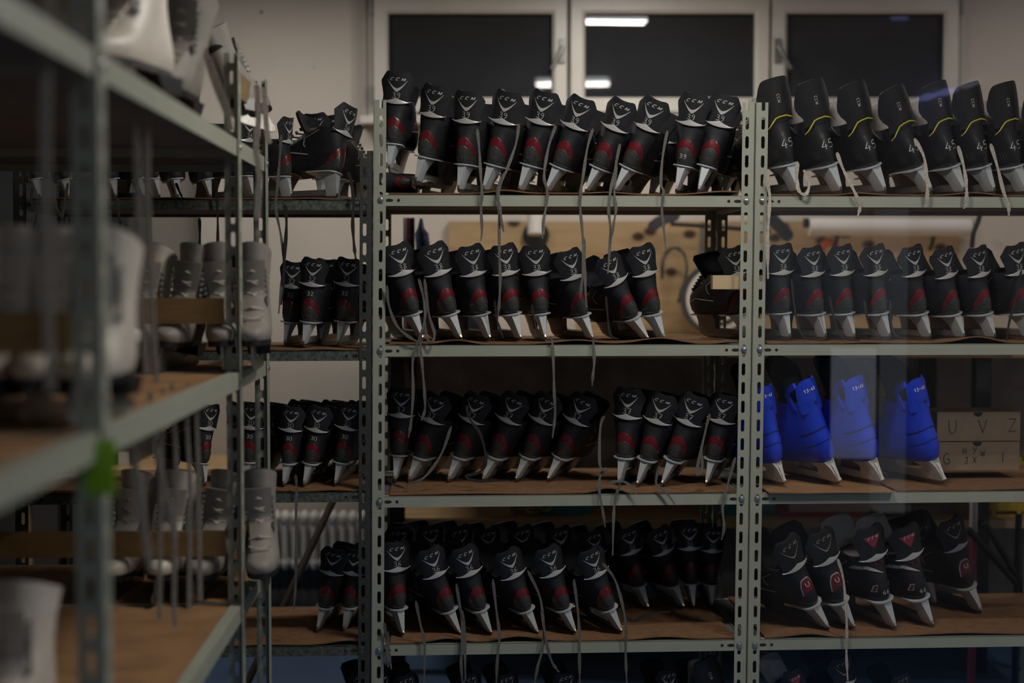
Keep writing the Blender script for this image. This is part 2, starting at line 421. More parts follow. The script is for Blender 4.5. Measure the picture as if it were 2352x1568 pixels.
def hockey_parts(kind):
    if kind in MEM: return MEM[kind]
    parts = []
    S = bsurf(HB)
    parts.append(('boot', boot_mesh(HB, ['boot_black', 'lining'])))
    gmb, G = guard(.052, .184, gtop, GHW, .12, .004)
    parts.append(('tendon_guard', gmb.mesh('tendon_guard', 'boot_black', 50)))
    # ankle trim: a lens of silver with a peak in the middle
    t = MB(); vs = []; n = 24
    for i in range(n + 1):
        u = -.037 + .074 * i / n; a = abs(u) / .037
        lo = .1805 + .0095 * a ** 2; hi = lo + .0012 + .0150 * max(0, 1 - a * 1.1) ** 1.25
        vs += [G(u, lo, .0035), G(u, (lo + hi) / 2, .0036), G(u, hi, .0025)]
    t.add(vs, [f for i in range(n) for f in ((3 * i, 3 * i + 3, 3 * i + 4, 3 * i + 1), (3 * i + 1, 3 * i + 4, 3 * i + 5, 3 * i + 2))])
    parts.append(('ankle_trim', t.mesh('ankle_trim', 'silver')))
    lg = MB()
    if kind in ('vector', 'gold'):
        vs = []; n = 20
        for i in range(n + 1):
            q = -1 + 2 * i / n; a = abs(q)
            z = .2125 + .0315 * (a ** 1.4); th = (.0006 + .0085 * (1 - a) ** 1.05) if kind == 'vector' else (.0010 + .003 * (1 - a))
            vs += [G(q * .0240, z + th, .0008), G(q * .0240, z - .0004, .0008)]
        lg.add(vs, [(2 * i, 2 * i + 1, 2 * i + 3, 2 * i + 2) for i in range(n)])
        for st in strokes('CCM', .0066, 1.45, .3): 
            stroke_on(lg, [(x * 1.42, z + .2455) for x, z in st], .0017, G, .0008, 0, 1)
        parts.append(('logo', lg.mesh('logo', 'silver_mark' if kind == 'vector' else 'gold_mark')))
    else:
        patch_on(lg, [(.212, -.001, .001), (.222, -.008, .008), (.233, -.015, .015), (.243, -.021, .021)], G, .0006)
        for st in strokes('CCM', .0056, 1.5, .25): stroke_on(lg, [(x * 1.1, z + .238) for x, z in st], .0014, G, .0011, 1, 1)
        parts.append(('logo', lg.mesh('logo', ['maroon_mark', 'silver_mark'])))
    if kind == 'vector':
        r = MB(); patch_on(r, dome(.098, .1465, .0225), S, .0012)
        parts.append(('heel_patch', r.mesh('heel_patch', 'heel_red')))
        c = MB(); patch_on(c, dome(.081, .1235, .0225, 0, 2.2), S, .0022)
        parts.append(('heel_counter', c.mesh('heel_counter', 'carbon')))
    elif kind == 'gold':
        w = MB(); patch_on(w, [(.112, -.016, .016), (.135, -.015, .015), (.150, -.010, .010), (.153, -.006, .006)], S, .0010, 0)
        patch_on(w, [(.108, -.0148, .0148), (.135, -.0135, .0135), (.148, -.009, .009), (.151, -.005, .005)], S, .0016, 1)
        stroke_on(w, [(-.004, .142), (-.004, .134), (.0, .131), (.004, .134), (.004, .142)], .0018, S, .0024, 0)
        parts.append(('heel_patch', w.mesh('heel_patch', ['silver', 'heel_red'])))
        c = MB(); patch_on(c, dome(.081, .120, .022, 0, 2.2), S, .0022); parts.append(('heel_counter', c.mesh('heel_counter', 'boot_gloss')))
    else:
        w = MB()
        for s in (-1, 1):
            patch_on(w, [(.104, s * .018 - .003, s * .018 + .003), (.122, s * .015 - .003, s * .015 + .003)], S, .0014, 0, 3)
            patch_on(w, [(.106, s * .018 - .0018, s * .018 + .0018), (.120, s * .015 - .0018, s * .015 + .0018)], S, .002, 1, 3)
        for uu in (-.006, .010): patch_on(w, [(.163, uu + .002, uu + .003), (.176, uu - .003, uu + .004)], S, .0014, 1, 3)
        parts.append(('heel_patch', w.mesh('heel_patch', ['silver', 'heel_red'])))
        sl = MB(); stroke_on(sl, [(-.038, .170), (-.022, .168), (-.008, .157), (.006, .146)], [.010, .009, .008, .007, .005, .003, .001], S, .0016, 0)
        parts.append(('side_flash', sl.mesh('side_flash', 'felt_white')))
    tr = MB()
    for s in (-1, 1):
        S2 = sidesurf(HB, s)
        for poly in ([(.42, .186), (.55, .165), (.44, .140)], [(.40, .120), (.62, .128), (.78, .112)]):
            stroke_on(tr, poly, .003, S2, .0015, 0, 4)
    parts.append(('side_trim', tr.mesh('side_trim', 'silver_mark')))
    parts.append(('tongue', tongue_mesh('tongue', 'felt_white' if kind == 'maroon' else 'lining', .25 if kind != 'maroon' else .262, .036, .010, .35)))
    parts.append(('lacing', lacing_mesh('lace_grey')))
    parts.append(('holder', holder_mesh('holder'))); parts.append(('blade', blade_mesh()))
    MEM[kind] = (parts, G, S, .266); return MEM[kind]
def tall_parts():
    if 'tall' in MEM: return MEM['tall']
    S = bsurf(HB); parts = [('boot', boot_mesh(HB, ['boot_gloss', 'lining']))]
    hw = [(.180, .039), (.200, .036), (.214, .037), (.235, .046), (.255, .0505), (.276, .0495), (.286, .047)]
    tp = lambda u: .287 - .006 * abs(u) ** 2 - .030 * max(0, (abs(u) - .62) / .38) ** 2.2
    gmb, G = guard(.054, .180, tp, hw, .12, .004)
    parts.append(('tendon_guard', gmb.mesh('tendon_guard', 'boot_gloss', 50)))
    y = MB(); stroke_on(y, [(-.039, .166), (-.030, .172), (-.014, .191), (-.006, .193), (.010, .193), (.026, .186), (.036, .177)], [.0015, .0015, .002, .003, .003, .003, .003, .003, .003, .003, .002, .0015, .001], G, .0045)
    parts.append(('collar_piping', y.mesh('collar_piping', 'yellow_mark')))
    lg = MB()
    for st in strokes('CCM', .0065, 1.1): stroke_on(lg, [(z, -x + .237) for x, z in st], .0012, G, .0008, 0, 1)
    parts.append(('logo', lg.mesh('logo', 'silver_mark')))
    tr = MB()
    for s in (-1, 1):
        for k in range(3): stroke_on(tr, [(.16 + .03 * k, .098), (.165 + .03 * k, .118)], .0016, sidesurf(HB, s), .0012)
    parts.append(('side_trim', tr.mesh('side_trim', 'gold_mark')))
    tm = MB(); rings = []
    for i in range(9):
        v = i / 8; z = .165 + .085 * v; yy = .10 + .20 * (z - .165); ww = (.034 + .016 * math.sin(PI * min(1, v * 1.15))) * (.8 if i == 8 else 1)
        front = [(-ww + 2 * ww * k / 8, yy - .045 * ((2 * k / 8 - 1) ** 2), z) for k in range(9)]
        rings.append(front + [(x, q - .010, zz) for x, q, zz in reversed(front)])
    tm.loft(rings)
    parts.append(('tongue', tm.mesh('tongue', 'felt_white', 60)))
    parts.append(('lacing', lacing_mesh('lace_cream')))
    parts.append(('holder', holder_mesh('holder', 1.15))); parts.append(('blade', blade_mesh()))
    MEM['tall'] = (parts, G, S, .286); return MEM['tall']
def blue_parts():
    if 'blue' in MEM: return MEM['blue']
    S = bsurf(BB)
    tilt = None
    parts = [('boot', boot_mesh(BB, ['blue_shell', 'lining']))]
    # the cuff: a curved back plate with a handle cut-out each side, rising from the shell
    hw = [(.225, .036), (.245, .0355), (.265, .0345), (.280, .033), (.290, .031)]
    tp = lambda u: .290 - .013 * abs(u) ** 3
    gmb, G = guard(.036, .205, tp, [(.205, .0345)] + hw, .03, .0035, .006, 'cuff')
    for s in (-1, 1):     # side straps of the cut-out
        gmb.ribbon([(s * .031, .040, .215), (s * .0325, .046, .238), (s * .032, .050, .258), (s * .030, .040, .274), (s * .025, .018, .282)], .015, (1, 0, 0), .006)
    parts.append(('cuff', gmb.mesh('cuff', 'blue_shell', 50)))
    r = MB()
    for z0, wdt in ((.158, .0034), (.126, .0018)):
        stroke_on(r, [(u / 1000, z0 - .012 * (u / 34) ** 2) for u in range(-34, 35, 4)], wdt, S, .0007, 0, 1)
    r.tube([S(.006, .226, .002), S(.006, .226, -.001)], .0035, 10)
    parts.append(('seam_groove', r.mesh('seam_groove', 'blue_dark')))
    lg = MB()
    for st in strokes('13-48', .0085, .75): stroke_on(lg, [(x, z + .262) for x, z in st], .0018, G, .0009, 0, 1)
    parts.append(('size_print', lg.mesh('size_print', 'white_print')))
    ln = MB(); rings = []
    for z, k in ((.20, .85), (.24, .85), (.28, .9), (.315, 1.0), (.325, .85)):
        rings.append([(.034 * k * math.cos(a), .078 + .05 * k * math.sin(a) + .02 * (z - .2) / .12, z + .02 * math.sin(a)) for a in [2 * PI * i / 20 for i in range(20)]])
    ln.loft(rings); parts.append(('liner', ln.mesh('liner', 'lining', 60)))
    h = MB()
    def tower(rows):
        h.loft([[(-w * .7, yb, z), (w * .7, yb, z), (w, yb + .015, z), (w, yf, z), (-w, yf, z), (-w, yb + .015, z)] for z, yb, yf, w in rows])
    tower([(.014, -.008, .07, .0055), (.030, -.006, .065, .0075), (.050, .002, .055, .011), (.069, .012, .085, .019)])
    tower([(.014, .165, .262, .0055), (.034, .165, .255, .0075), (.052, .160, .245, .012), (.069, .15, .24, .02)])
    h.box(-.005, .005, .03, .2, .014, .032)
    parts.append(('holder', h.mesh('holder', 'holder_grey', 25)))
    rb = MB(); rb.tube([(0, -.0095, .018), (0, -.008, .03), (0, -.001, .05), (0, .006, .060)], [.0055, .003, .003, .003], 8)
    parts.append(('holder_rib', rb.mesh('holder_rib', 'white_plastic'))); parts.append(('blade', blade_mesh()))
    MEM['blue'] = (parts, G, S, .290); return MEM['blue']
def shaft_slope(y, z): return (y - .05) * .30 * max(0, (z - .15) / .11) ** 1.3
def figure_parts(kind):
    key = 'fig' + kind
    if key in MEM: return MEM[key]
    m = 'leather_white' if kind == 'white' else 'leather_grey'
    parts = [('boot', boot_mesh(FB, [m, 'lining'], tilt=shaft_slope))]
    so = MB(); rows = []
    out = lambda k, zz, sc=1.0: [(outline_pt(interp(FB, .07), (j if j < 20 else 40 - j) / 20, 1 if j < 20 else -1)[0] * sc, outline_pt(interp(FB, .07), (j if j < 20 else 40 - j) / 20, 1)[1], zz) for j in range(40)]
    so.loft([out(0, .056), out(0, .068, 1.02)])
    so.loft([[(-.020, .000, .030), (.020, .000, .030), (.024, .055, .030), (-.024, .055, .030)], [(-.024, -.004, .058), (.024, -.004, .058), (.028, .075, .058), (-.028, .075, .058)]])
    parts.append(('sole', so.mesh('sole', 'sole_black', 35)))
    tg = MB(); rings = []
    for i in range(10):
        v = i / 9; z = .112 + .132 * v; y = (.182 - .066 * min(1, v * 2.4) + .02 * max(0, v - .45)) + .006
        ww = .020 + .012 * v; f = [(-ww + 2 * ww * k / 4, y + .006 * (1 - (k / 2 - 1) ** 2), z) for k in range(5)]
        rings.append(f + [(x, q - .008, zz) for x, q, zz in reversed(f)])
    tg.loft(rings); parts.append(('tongue', tg.mesh('tongue', m, 60)))
    lc = MB()
    for i in range(8):
        v = i / 7; z = .120 + .095 * v; y = (.174 - .060 * min(1, v * 2.2) + .012 * max(0, v - .45)) + .013
        lc.tube([(-.024, y - .008, z), (0, y + .002, z + .006 * (1 if i % 2 else -1)), (.024, y - .008, z)], .0028, 6)
    parts.append(('lacing', lc.mesh('lacing', 'lace_cream')))
    for s in (-1, 1):
        hk = MB().ribbon([(s * .0305, .1185, .145 + .013 * i) for i in range(7)], .009, (s, 0, 0), .002)
        for i in range(7): hk.tube([(s * .030, .118, .147 + .0125 * i), (s * .035, .124, .147 + .0125 * i)], .004, 8)
        parts.append(('hook_strip', hk.mesh('hook_strip', 'zinc')))
    bl = MB().prism([(-.03, .012), (-.028, .004), (.0, .0), (.2, .0), (.245, .006), (.255, .02), (.24, .030), (.235, .055), (.16, .057), (.15, .03), (.07, .026), (.06, .032), (.005, .032), (.0, .022), (-.028, .018)], -.002, .002)
    parts.append(('blade', bl.mesh('blade', 'steel')))
    MEM[key] = (parts, None, bsurf(FB), .265); return MEM[key]

NUMS = {}
def number_mesh(kind, num, where):
    k = (kind, num, where)
    if k in NUMS: return NUMS[k]
    parts, G, S, _ = MEM[kind]; mb = MB()
    surf, zc, h = (G, .2035, .0140) if where == 'guard' else ((S, .118, .014) if where == 'low' else (S, .160, .012))
    if where == 'heel45': surf, zc, h = S, .128, .020
    if where == 'low': zc, h = .100, .011
    for st in strokes(num, h, .75): stroke_on(mb, [(x, z + zc) for x, z in st], .0013 if where != 'heel45' else .0016, surf, .0028 if where == 'low' else .0012, 0, 1)
    NUMS[k] = mb.mesh('size_number', 'chalk'); return NUMS[k]
def get_parts(kind):
    if kind == 'tall': return tall_parts()
    if kind == 'blue': return blue_parts()
    if kind.startswith('fig'): return figure_parts(kind[3:])
    return hockey_parts(kind)
NAME = {'vector': 'hockey_skate', 'gold': 'hockey_skate', 'maroon': 'hockey_skate', 'tall': 'hockey_skate', 'blue': 'rental_skate', 'figwhite': 'figure_skate', 'figgrey': 'figure_skate'}
SUB = {'logo': 'tendon_guard', 'size_print': 'cuff', 'heel_patch': 'boot', 'heel_counter': 'boot', 'side_trim': 'boot', 'side_flash': 'boot', 'ankle_trim': 'boot', 'collar_piping': 'boot', 'seam_groove': 'boot', 'lacing': 'boot', 'hook_strip': 'boot', 'blade': 'holder', 'holder_rib': 'holder'}
def place(kind, M, label, group, num=None, where=('guard',), skip=()):
    parts = get_parts(kind)[0]
    cat = 'ice skate'
    root = empty(NAME[kind], M, label, cat, group)
    made = {}
    for n, me in parts:
        if n in skip: continue
        made.setdefault(n, link(n, me, made.get(SUB.get(n), root)))
    if num:
        for w in where: link('size_number', number_mesh(kind, num, w), made['tendon_guard' if w == 'guard' else 'boot'])
    return root, M
WIDE = {'vector': 1.13, 'gold': 1.13, 'maroon': 1.15, 'tall': 1.14, 'blue': 1.12}
def skate_at(kind, bx, by, tx, ty, zs, d, label, group, num=None, where=('guard',), yaw=None, skip=(), hmax=1.15, hmin=.72):
    P = atd(bx, by, d); s = sof(P); base = rp(s, d, zs)
    _, byy, sc = proj(base)
    dx, dy = tx - bx, byy - ty
    roll = math.atan2(dx, dy); L = math.hypot(dx, dy) / sc
    k = max(hmin, min(hmax, L / get_parts(kind)[3]))
    if yaw is None: yaw = -21 if roll > .06 else (19 if roll < -.06 else -6)
    M = Matrix.Translation(base) @ Matrix.Rotation(TH + math.radians(yaw), 4, 'Z') @ Matrix.Rotation(roll, 4, 'Y') @ Matrix.Diagonal((k * WIDE.get(kind, 1), k, k, 1))
    return place(kind, M, label, group, num, where, skip)
def lace(root, M, px, m='lace_grey', w=.0085, d=-.013):
    pts = [atd(x, y, d + (.004 * math.sin(i * 1.7))) for i, (x, y) in enumerate(px)]
    pts = smooth(pts, 5); ws = [w * (.8 + .2 * math.sin(i * .9) if 0 < i < len(pts) - 3 else .45) for i in range(len(pts))]
    return wchild('lace', MB().ribbon(pts, ws, -N, .0016), m, root, M)
# ---------- shelving ----------
def flange(mb, w, ztop, slot_u, axis, sgn, u0, base, th=.002, pitch=.05, sw=.0095, sl=.033):
    """a strip of width w with real slots; axis 's': lies in the front plane, 'd': runs back. slot_u: slot centre from the u0 edge"""
    def P(u, v, z):
        return (u0 + sgn * u, base + v, z) if axis == 's' else (base + v, u0 + sgn * u, z)
    hole = []
    r = sw / 2; hh = sl / 2 - r
    for k in range(6): a = -PI / 2 + PI * (k + .5) / 6 - 0; hole.append((r * math.cos(a + PI / 2 - PI / 2), hh * (1 if a > 0 else -1) + r * math.sin(a)))
    hole = [(r * math.cos(a), hh + r * math.sin(a)) for a in [PI * k / 5 for k in range(6)]] + [(r * math.cos(a), -hh + r * math.sin(a)) for a in [PI + PI * k / 5 for k in range(6)]]
    n = int(ztop / pitch) + 1
    for i in range(n):
        zc = ztop - .005 - pitch * i; z1 = min(zc + pitch / 2, ztop); z0 = max(zc - pitch / 2, 0)
        if z0 >= z1: continue
        if zc + sl / 2 > z1 - .001 or zc - sl / 2 < z0 + .001:      # a cut end: a plain piece with an open notch
            if i == 0:
                zl = zc - sl / 2
                for a, b, c, d_ in ((0, slot_u - r, z0, z1), (slot_u + r, w, z0, z1), (slot_u - r, slot_u + r, z0, zl)):
                    q = [P(a, 0, c), P(b, 0, c), P(b, 0, d_), P(a, 0, d_), P(a, th, c), P(b, th, c), P(b, th, d_), P(a, th, d_)]
                    mb.add(q, [(0, 1, 2, 3), (4, 7, 6, 5), (0, 4, 5, 1), (1, 5, 6, 2), (2, 6, 7, 3), (3, 7, 4, 0)])
            else:
                q = [P(0, 0, z0), P(w, 0, z0), P(w, 0, z1), P(0, 0, z1), P(0, th, z0), P(w, th, z0), P(w, th, z1), P(0, th, z1)]
                mb.add(q, [(0, 1, 2, 3), (4, 7, 6, 5), (0, 4, 5, 1), (1, 5, 6, 2), (2, 6, 7, 3), (3, 7, 4, 0)])
            continue
        H_ = [(slot_u + x, zc + y) for x, y in hole]
        O_ = []
        for x, y in hole:
            yy = z1 if y > 0 else z0
            O_.append((max(0, min(w, slot_u + x)), yy))
        # 12 hole points; outer points go above/below, corners are added as sides
        def ring(v): return [P(u, v, z) for u, z in H_] + [P(u, v, z) for u, z in O_] + [P(0, v, z0), P(w, v, z0), P(w, v, z1), P(0, v, z1)]
        f = []
        for k in range(12):
            if k in (5, 11): continue
            k2 = k + 1; f.append((k, k2, 12 + k2, 12 + k))
        # right side: hole 11 (bottom right) .. 0 (top right); left side: 5 .. 6
        f.append((11, 0, 12, 26, 25, 23)); f.append((5, 6, 18, 24, 27, 17))
        m = 28; a, b = ring(0), ring(th)
        fs = [tuple(x) for x in f] + [tuple(x + m for x in reversed(q)) for q in f]
        for k in range(12): k2 = (k + 1) % 12; fs.append((k, m + k, m + k2, k2))
        for p, q in ((24, 27), (25, 26)): fs.append((p, q, m + q, m + p))
        mb.add(a + b, fs)
def shear(mb):
    mb.v = [(x + LEAN * (z - 1.5), y, z) for x, y, z in mb.v]
def post(root, s, side, d, back, ztop, m):
    """L-angle post, side +1: outer edge at s and the flange runs to the right; -1: to the left"""
    mb = MB(); w = .033
    dd = d if not back else d
    flange(mb, w, ztop, w * .61, 's', side, s, d if not back else d - .002)
    flange(mb, w, ztop, w * .55, 'd', -1 if back else 1, d, s if side > 0 else s - .002)
    shear(mb); return build('post', mb, m, root, 30)
def beam(root, s0, s1, d, zt, h, m, holes=True, back=False):
    mb = MB(); y0 = d + .0022 if not back else d - .005
    mb.box(s0 + .002, s1 - .002, y0, y0 + .002, zt - h, zt)
    mb.box(s0 + .002, s1 - .002, y0 if not back else y0 - .02, y0 + .022 if not back else y0, zt - .002, zt)
    if holes:
        for s, g in ((s0 + .033, 1), (s1 - .033, -1)):
            for off, rx in ((.009, .008), (.033, .0042)):
                c = s + g * off
                mb.loft([[(c + rx * math.cos(a) * (1.3 if rx > .005 else 1), y0 - .0004, zt - h * .5 + .0042 * math.sin(a)) for a in [2 * PI * k / 14 for k in range(14)]]], True, False, 1)
    shear(mb); return build('beam', mb, [m, 'slot_dark'], root, 30)
def bolt(root, s, d, z):
    mb = MB(); s += LEAN * (z - 1.5)
    rg = lambda r, y: [(s + r * math.cos(a), d + y, z + r * math.sin(a)) for a in [2 * PI * k / 12 for k in range(12)]]
    mb.loft([rg(.0085, 0), rg(.0085, -.0015)]); mb.loft([rg(.0062, -.0015), rg(.0058, -.005), rg(.003, -.0062)])
    return build('bolt', mb, 'zinc', root)
def rack(s0, s1, levels, ztop, m, label, depth=.5, bh=.0295, board='board_dark', group='shelving racks', bolts=True, d0=0.0):
    root = empty('shelving_rack', Matrix.Translation(P0) @ Matrix.Rotation(TH, 4, 'Z'), label, 'shelving rack', group)
    fp = []
    for s, g in ((s0, 1), (s1, -1)):
        fp.append(post(root, s, g, d0, False, ztop, m)); post(root, s, g, d0 + depth, True, ztop, m)
    for z in levels:
        beam(root, s0, s1, d0, z, bh, m); beam(root, s0, s1, d0 + depth, z, bh, m, False, True)
        for s in (s0 + .004, s1 - .006):
            mb = MB().box(s, s + .002, d0 + .034, d0 + depth - .034, z - bh, z); shear(mb); build('side_beam', mb, m, root)
        mb = MB().box(s0 + .008, s1 - .008, d0 + .005, d0 + depth - .006, z - .0175, z - .0025); shear(mb); build('shelf_board', mb, board, root)
        if bolts:
            for s, q in ((s0 + .020, fp[0]), (s1 - .020, fp[1])): bolt(q, s, d0, z - bh * .45)
    return root
def felt(s0, s1, z, label, d0=.006, d1=.495, waves=(), over=0.0, m='felt_brown', seed=0, cat='mat', grp='brown mats lying on the shelves'):
    mb = MB(); ns, nd = 90, 16; rnd = random.Random(seed); ph = [rnd.uniform(0, 6) for _ in range(4)]
    def zz(s, v):
        a = .0012 * math.sin(s * 9 + ph[0]) + .0009 * math.sin(s * 23 + ph[1])
        for c, w, h in waves: a += h * math.exp(-((s - c) / w) ** 2)
        return z + .0018 + max(0, a) * max(0, 1 - v * 1.7) ** 1.5
    top = []; bot = []
    for i in range(ns + 1):
        s = s0 + (s1 - s0) * i / ns
        for j in range(nd + 1):
            v = j / nd; dd = d0 + (d1 - d0) * v; q = zz(s, v)
            top.append((s, dd, q + .003)); bot.append((s, dd, q))
    n = len(top); W1 = nd + 1; fs = []
    for i in range(ns):
        for j in range(nd):
            q = i * W1 + j; fs += [(q, q + W1, q + W1 + 1, q + 1), (n + q, n + q + 1, n + q + W1 + 1, n + q + W1)]
    for i in range(ns):
        q = i * W1; fs.append((q, n + q, n + q + W1, q + W1)); q += nd; fs.append((q, q + W1, n + q + W1, n + q))
    for j in range(nd): fs.append((j, j + 1, n + j + 1, n + j)); q = ns * W1 + j; fs.append((q, n + q, n + q + 1, q + 1))
    mb.add(top + bot, fs)
    o = build('shelf_mat', mb, m, None, 60); o.matrix_world = Matrix.Translation(P0) @ Matrix.Rotation(TH, 4, 'Z')
    return tag(o, label, cat, grp)

zl = [atd(1290, y, 0).z for y in (448, 792, 1136.5, 1475)]
sA0, sA1 = sof(atd(857, 460, 0)), sof(atd(1731, 460, 0))
sB0 = sof(atd(1733, 460, 0)); sB1 = sB0 + 1.0
ztop = atd(1290, 232, 0).z
mid = rack(sA0, sA1, zl, ztop, 'sage_paint', 'pale sage slotted steel rack of black skates in the middle, facing the window')
rgt = rack(sB0, sB1, zl, ztop, 'sage_paint', 'pale sage slotted steel rack on the right, with blue skates on its third shelf')
zc = [atd(740, y, 0).z for y in (459.5, 806, 1131, 1484)]
sC1 = sof(atd(855.5, 460, 0)); sC0 = sof(atd(30, 460, 0))
lft = rack(sC0, sC1, zc, atd(840, 346, 0).z, 'galvanised', 'dark grey galvanised rack left of the middle rack, before the radiator', .46, .026, bolts=False)
for o in lft.children:
    if o.name.startswith('post'): o.data.materials[0] = MATS['dark_galvanised']
# mats (waves: centre, width, height along the rack)
sx = lambda px, y: sof(atd(px, y, 0))
felt(sA0 + .04, sA1 - .04, zl[0], 'brown felt mat under the skates marked 39, on the top shelf of the middle rack', waves=[(sx(1160, 448), .05, .010), (sx(1400, 448), .06, .006), (sx(1660, 448), .08, .010)], seed=1)
felt(sA0 + .04, sA1 - .04, zl[1], 'brown felt mat under the skates marked 38, on the second shelf of the middle rack', waves=[(sx(1050, 792), .05, .011), (sx(1330, 792), .06, .009), (sx(1520, 792), .07, .014), (sx(1680, 792), .04, .006)], seed=2)
felt(sA0 + .04, sA1 - .04, zl[2], 'brown felt mat under the skates marked 37, on the third shelf of the middle rack', waves=[(sx(1400, 1136), .04, .014), (sx(1000, 1136), .1, .003)], seed=3)
felt(sA0 + .04, sA1 - .04, zl[3], 'brown felt mat under the skates marked 36, on the fourth shelf of the middle rack', waves=[(sx(1030, 1475), .05, .011), (sx(1190, 1475), .06, .012), (sx(1530, 1475), .07, .009)], seed=4)
felt(sB0 + .04, sB1 - .04, zl[0], 'brown felt mat on the top shelf of the right rack, under the yellow-piped skates', waves=[(sx(1970, 448), .05, .006), (sx(2240, 448), .05, .006)], seed=5)
felt(sB0 + .04, sB1 - .04, zl[1], 'brown felt mat on the second shelf of the right rack, with one raised fold', waves=[(sx(2250, 792), .06, .016)], seed=6)
felt(sx(2062, 1136), sB1 - .04, zl[2], 'brown felt mat lying under the cardboard letter boxes', seed=7)
felt(sB0 + .04, sx(2050, 1136), zl[2], 'orange-brown mat under the blue skates, hanging over the shelf edge', d0=-.022, m='fibreboard', seed=8)
felt(sB0 + .04, sB1 - .04, zl[3], 'brown felt mat on the fourth shelf of the right rack', waves=[(sx(1860, 1475), .06, .009), (sx(2200, 1475), .1, .006)], seed=9)
cl = [('top', 1), ('second', 2), ('third', 3), ('fourth', 4)]
for (nm, k), z in zip(cl, zc):
    felt(sC0 + .04, sC1 - .04, z, f'brown felt mat on the {nm} shelf of the dark grey rack', d1=.44, waves=[(sx(800, 1480), .06, .010)] if k == 4 else [(sx(700 + 20 * k, 800), .05, .004)], seed=10 + k)

# ---------- the room ----------
def structure(name, mb, mats, sharp=30): return tag(build(name, mb, mats, None, sharp), kind='structure')
X0, X1, YF, ZC = -2.7, 3.3, -3.2, 2.50
structure('floor', MB().box(X0, X1, YF, YW + .3, -.06, 0), 'floor_blue')
structure('ceiling', MB().box(X0, X1, YF, YW + .3, ZC, ZC + .06), 'ceiling_paint')
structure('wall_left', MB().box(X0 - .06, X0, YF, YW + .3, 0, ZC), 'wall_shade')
structure('wall_right', MB().box(X1, X1 + .06, YF, YW + .3, 0, ZC), 'wall_paint')
structure('wall_front', MB().box(X0, X1, YF - .06, YF, 0, ZC), 'dark_brown')
xl = lambda px, Y=YW: atY(px, 640, Y).x
zy = lambda py, Y=YW: atY(1176, py, Y).z
xe = xl(461)
# window opening in the back wall
wx0, wx1, wz0, wz1 = xl(846), xl(2206), zy(272), zy(-14)
bw = MB().box(xe, wx0, YW, YW + .25, 0, ZC).box(wx1, X1, YW, YW + .25, 0, ZC).box(wx0, wx1, YW, YW + .25, 0, wz0).box(wx0, wx1, YW, YW + .25, wz1, ZC)
structure('wall_back', bw, 'wall_paint')
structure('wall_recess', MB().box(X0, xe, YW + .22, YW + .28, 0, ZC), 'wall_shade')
structure('baseboard_back', MB().box(X0, X1, YW - .014, YW + .0, 0, zy(1353)), 'dark_brown')
structure('trim_1', MB().box(xe, X1, YW - .006, YW, zy(1353), zy(1290)), 'grey_plastic')     # dark painted dado under the radiator
# window: outer frame, three casements with mullions
def frame(x0, x1, z0, z1, w, y0, y1):
    mb = MB()
    prof = [(0, y1), (0, y0 + .012), (.006, y0), (w - .012, y0), (w, y0 + .012), (w, y1)]
    def P(u, y, c):
        return {0: (x0 + u, y, z0 + u), 1: (x1 - u, y, z0 + u), 2: (x1 - u, y, z1 - u), 3: (x0 + u, y, z1 - u)}[c]
    rings = [[P(u, y, c) for u, y in prof] for c in range(4)]
    for c in range(4):
        a, b = rings[c], rings[(c + 1) % 4]; n = len(prof)
        mb.add(a + b, [(k, k + 1, n + k + 1, n + k) for k in range(n - 1)])
    return mb
mull = [xl(1305), xl(1764)]
edges = [wx0 + .02] + mull + [wx1 - .02]
for i in range(3):
    a, b = edges[i] + .004, edges[i + 1] - .004
    w_ = (.048, .048) if i else (.048, .048)
    fr = structure(f'window_{i + 1}', frame(a, b, wz0 + .02, wz1 - .02, .060, YW - .03, YW + .03), 'upvc')
    g = build('glass', MB().box(a + .058, b - .058, YW + .008, YW + .012, wz0 + .075, wz1 - .075), 'night_glass', fr)
    gk = frame(a + .056, b - .056, wz0 + .076, wz1 - .076, .008, YW - .016, YW + .012); build('gasket', gk, 'gasket', fr)
    for zz in (wz0 + .05, wz1 - .09):
        if i != 1: build('hinge', MB().tube([((a - .004) if i == 0 else (b + .004), YW - .034, zz), ((a - .004) if i == 0 else (b + .004), YW - .034, zz + .075)], .007, 10), 'handle_grey', fr)
    if i in (0, 2):
        s = 1 if i == 0 else -1
        hx = xl(1290) if i == 0 else xl(1778); hz = zy(115)
        h = MB().box(hx - .012, hx + .012, YW - .042, YW - .030, hz - .055, hz + .04)
        lv = MB().tube([(hx, YW - .04, hz), (hx, YW - .075, hz), (hx - s * .012, YW - .08, hz - .03), (hx - s * .045, YW - .082, hz - .085)], [.009, .009, .009, .007], 10)
        hp = build('handle_plate', h, 'handle_grey', fr); build('handle_lever', lv, 'handle_grey', hp)
structure('window_4', frame(wx0, wx1, wz0, wz1, .022, YW - .012, YW + .06), 'upvc')
tr = MB().box(wx0 - .02, wx1 + .02, YW - .10, YW + .04, wz0 - .028, wz0); structure('trim_2', tr, 'upvc')
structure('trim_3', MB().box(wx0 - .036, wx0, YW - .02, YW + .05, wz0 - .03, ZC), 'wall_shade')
# screw holes in the painted wall
for px, py in ((605, 28), (724, 155)):
    o = build('wall_plug', MB().tube([(xl(px), YW - .003, zy(py)), (xl(px), YW + .01, zy(py))], .006 if py < 100 else .003, 8), 'pen'); tag(o, 'small dark plug high on the beige wall, left of the window' if py < 100 else 'tiny dark mark on the beige wall beside the window frame', 'wall plug')

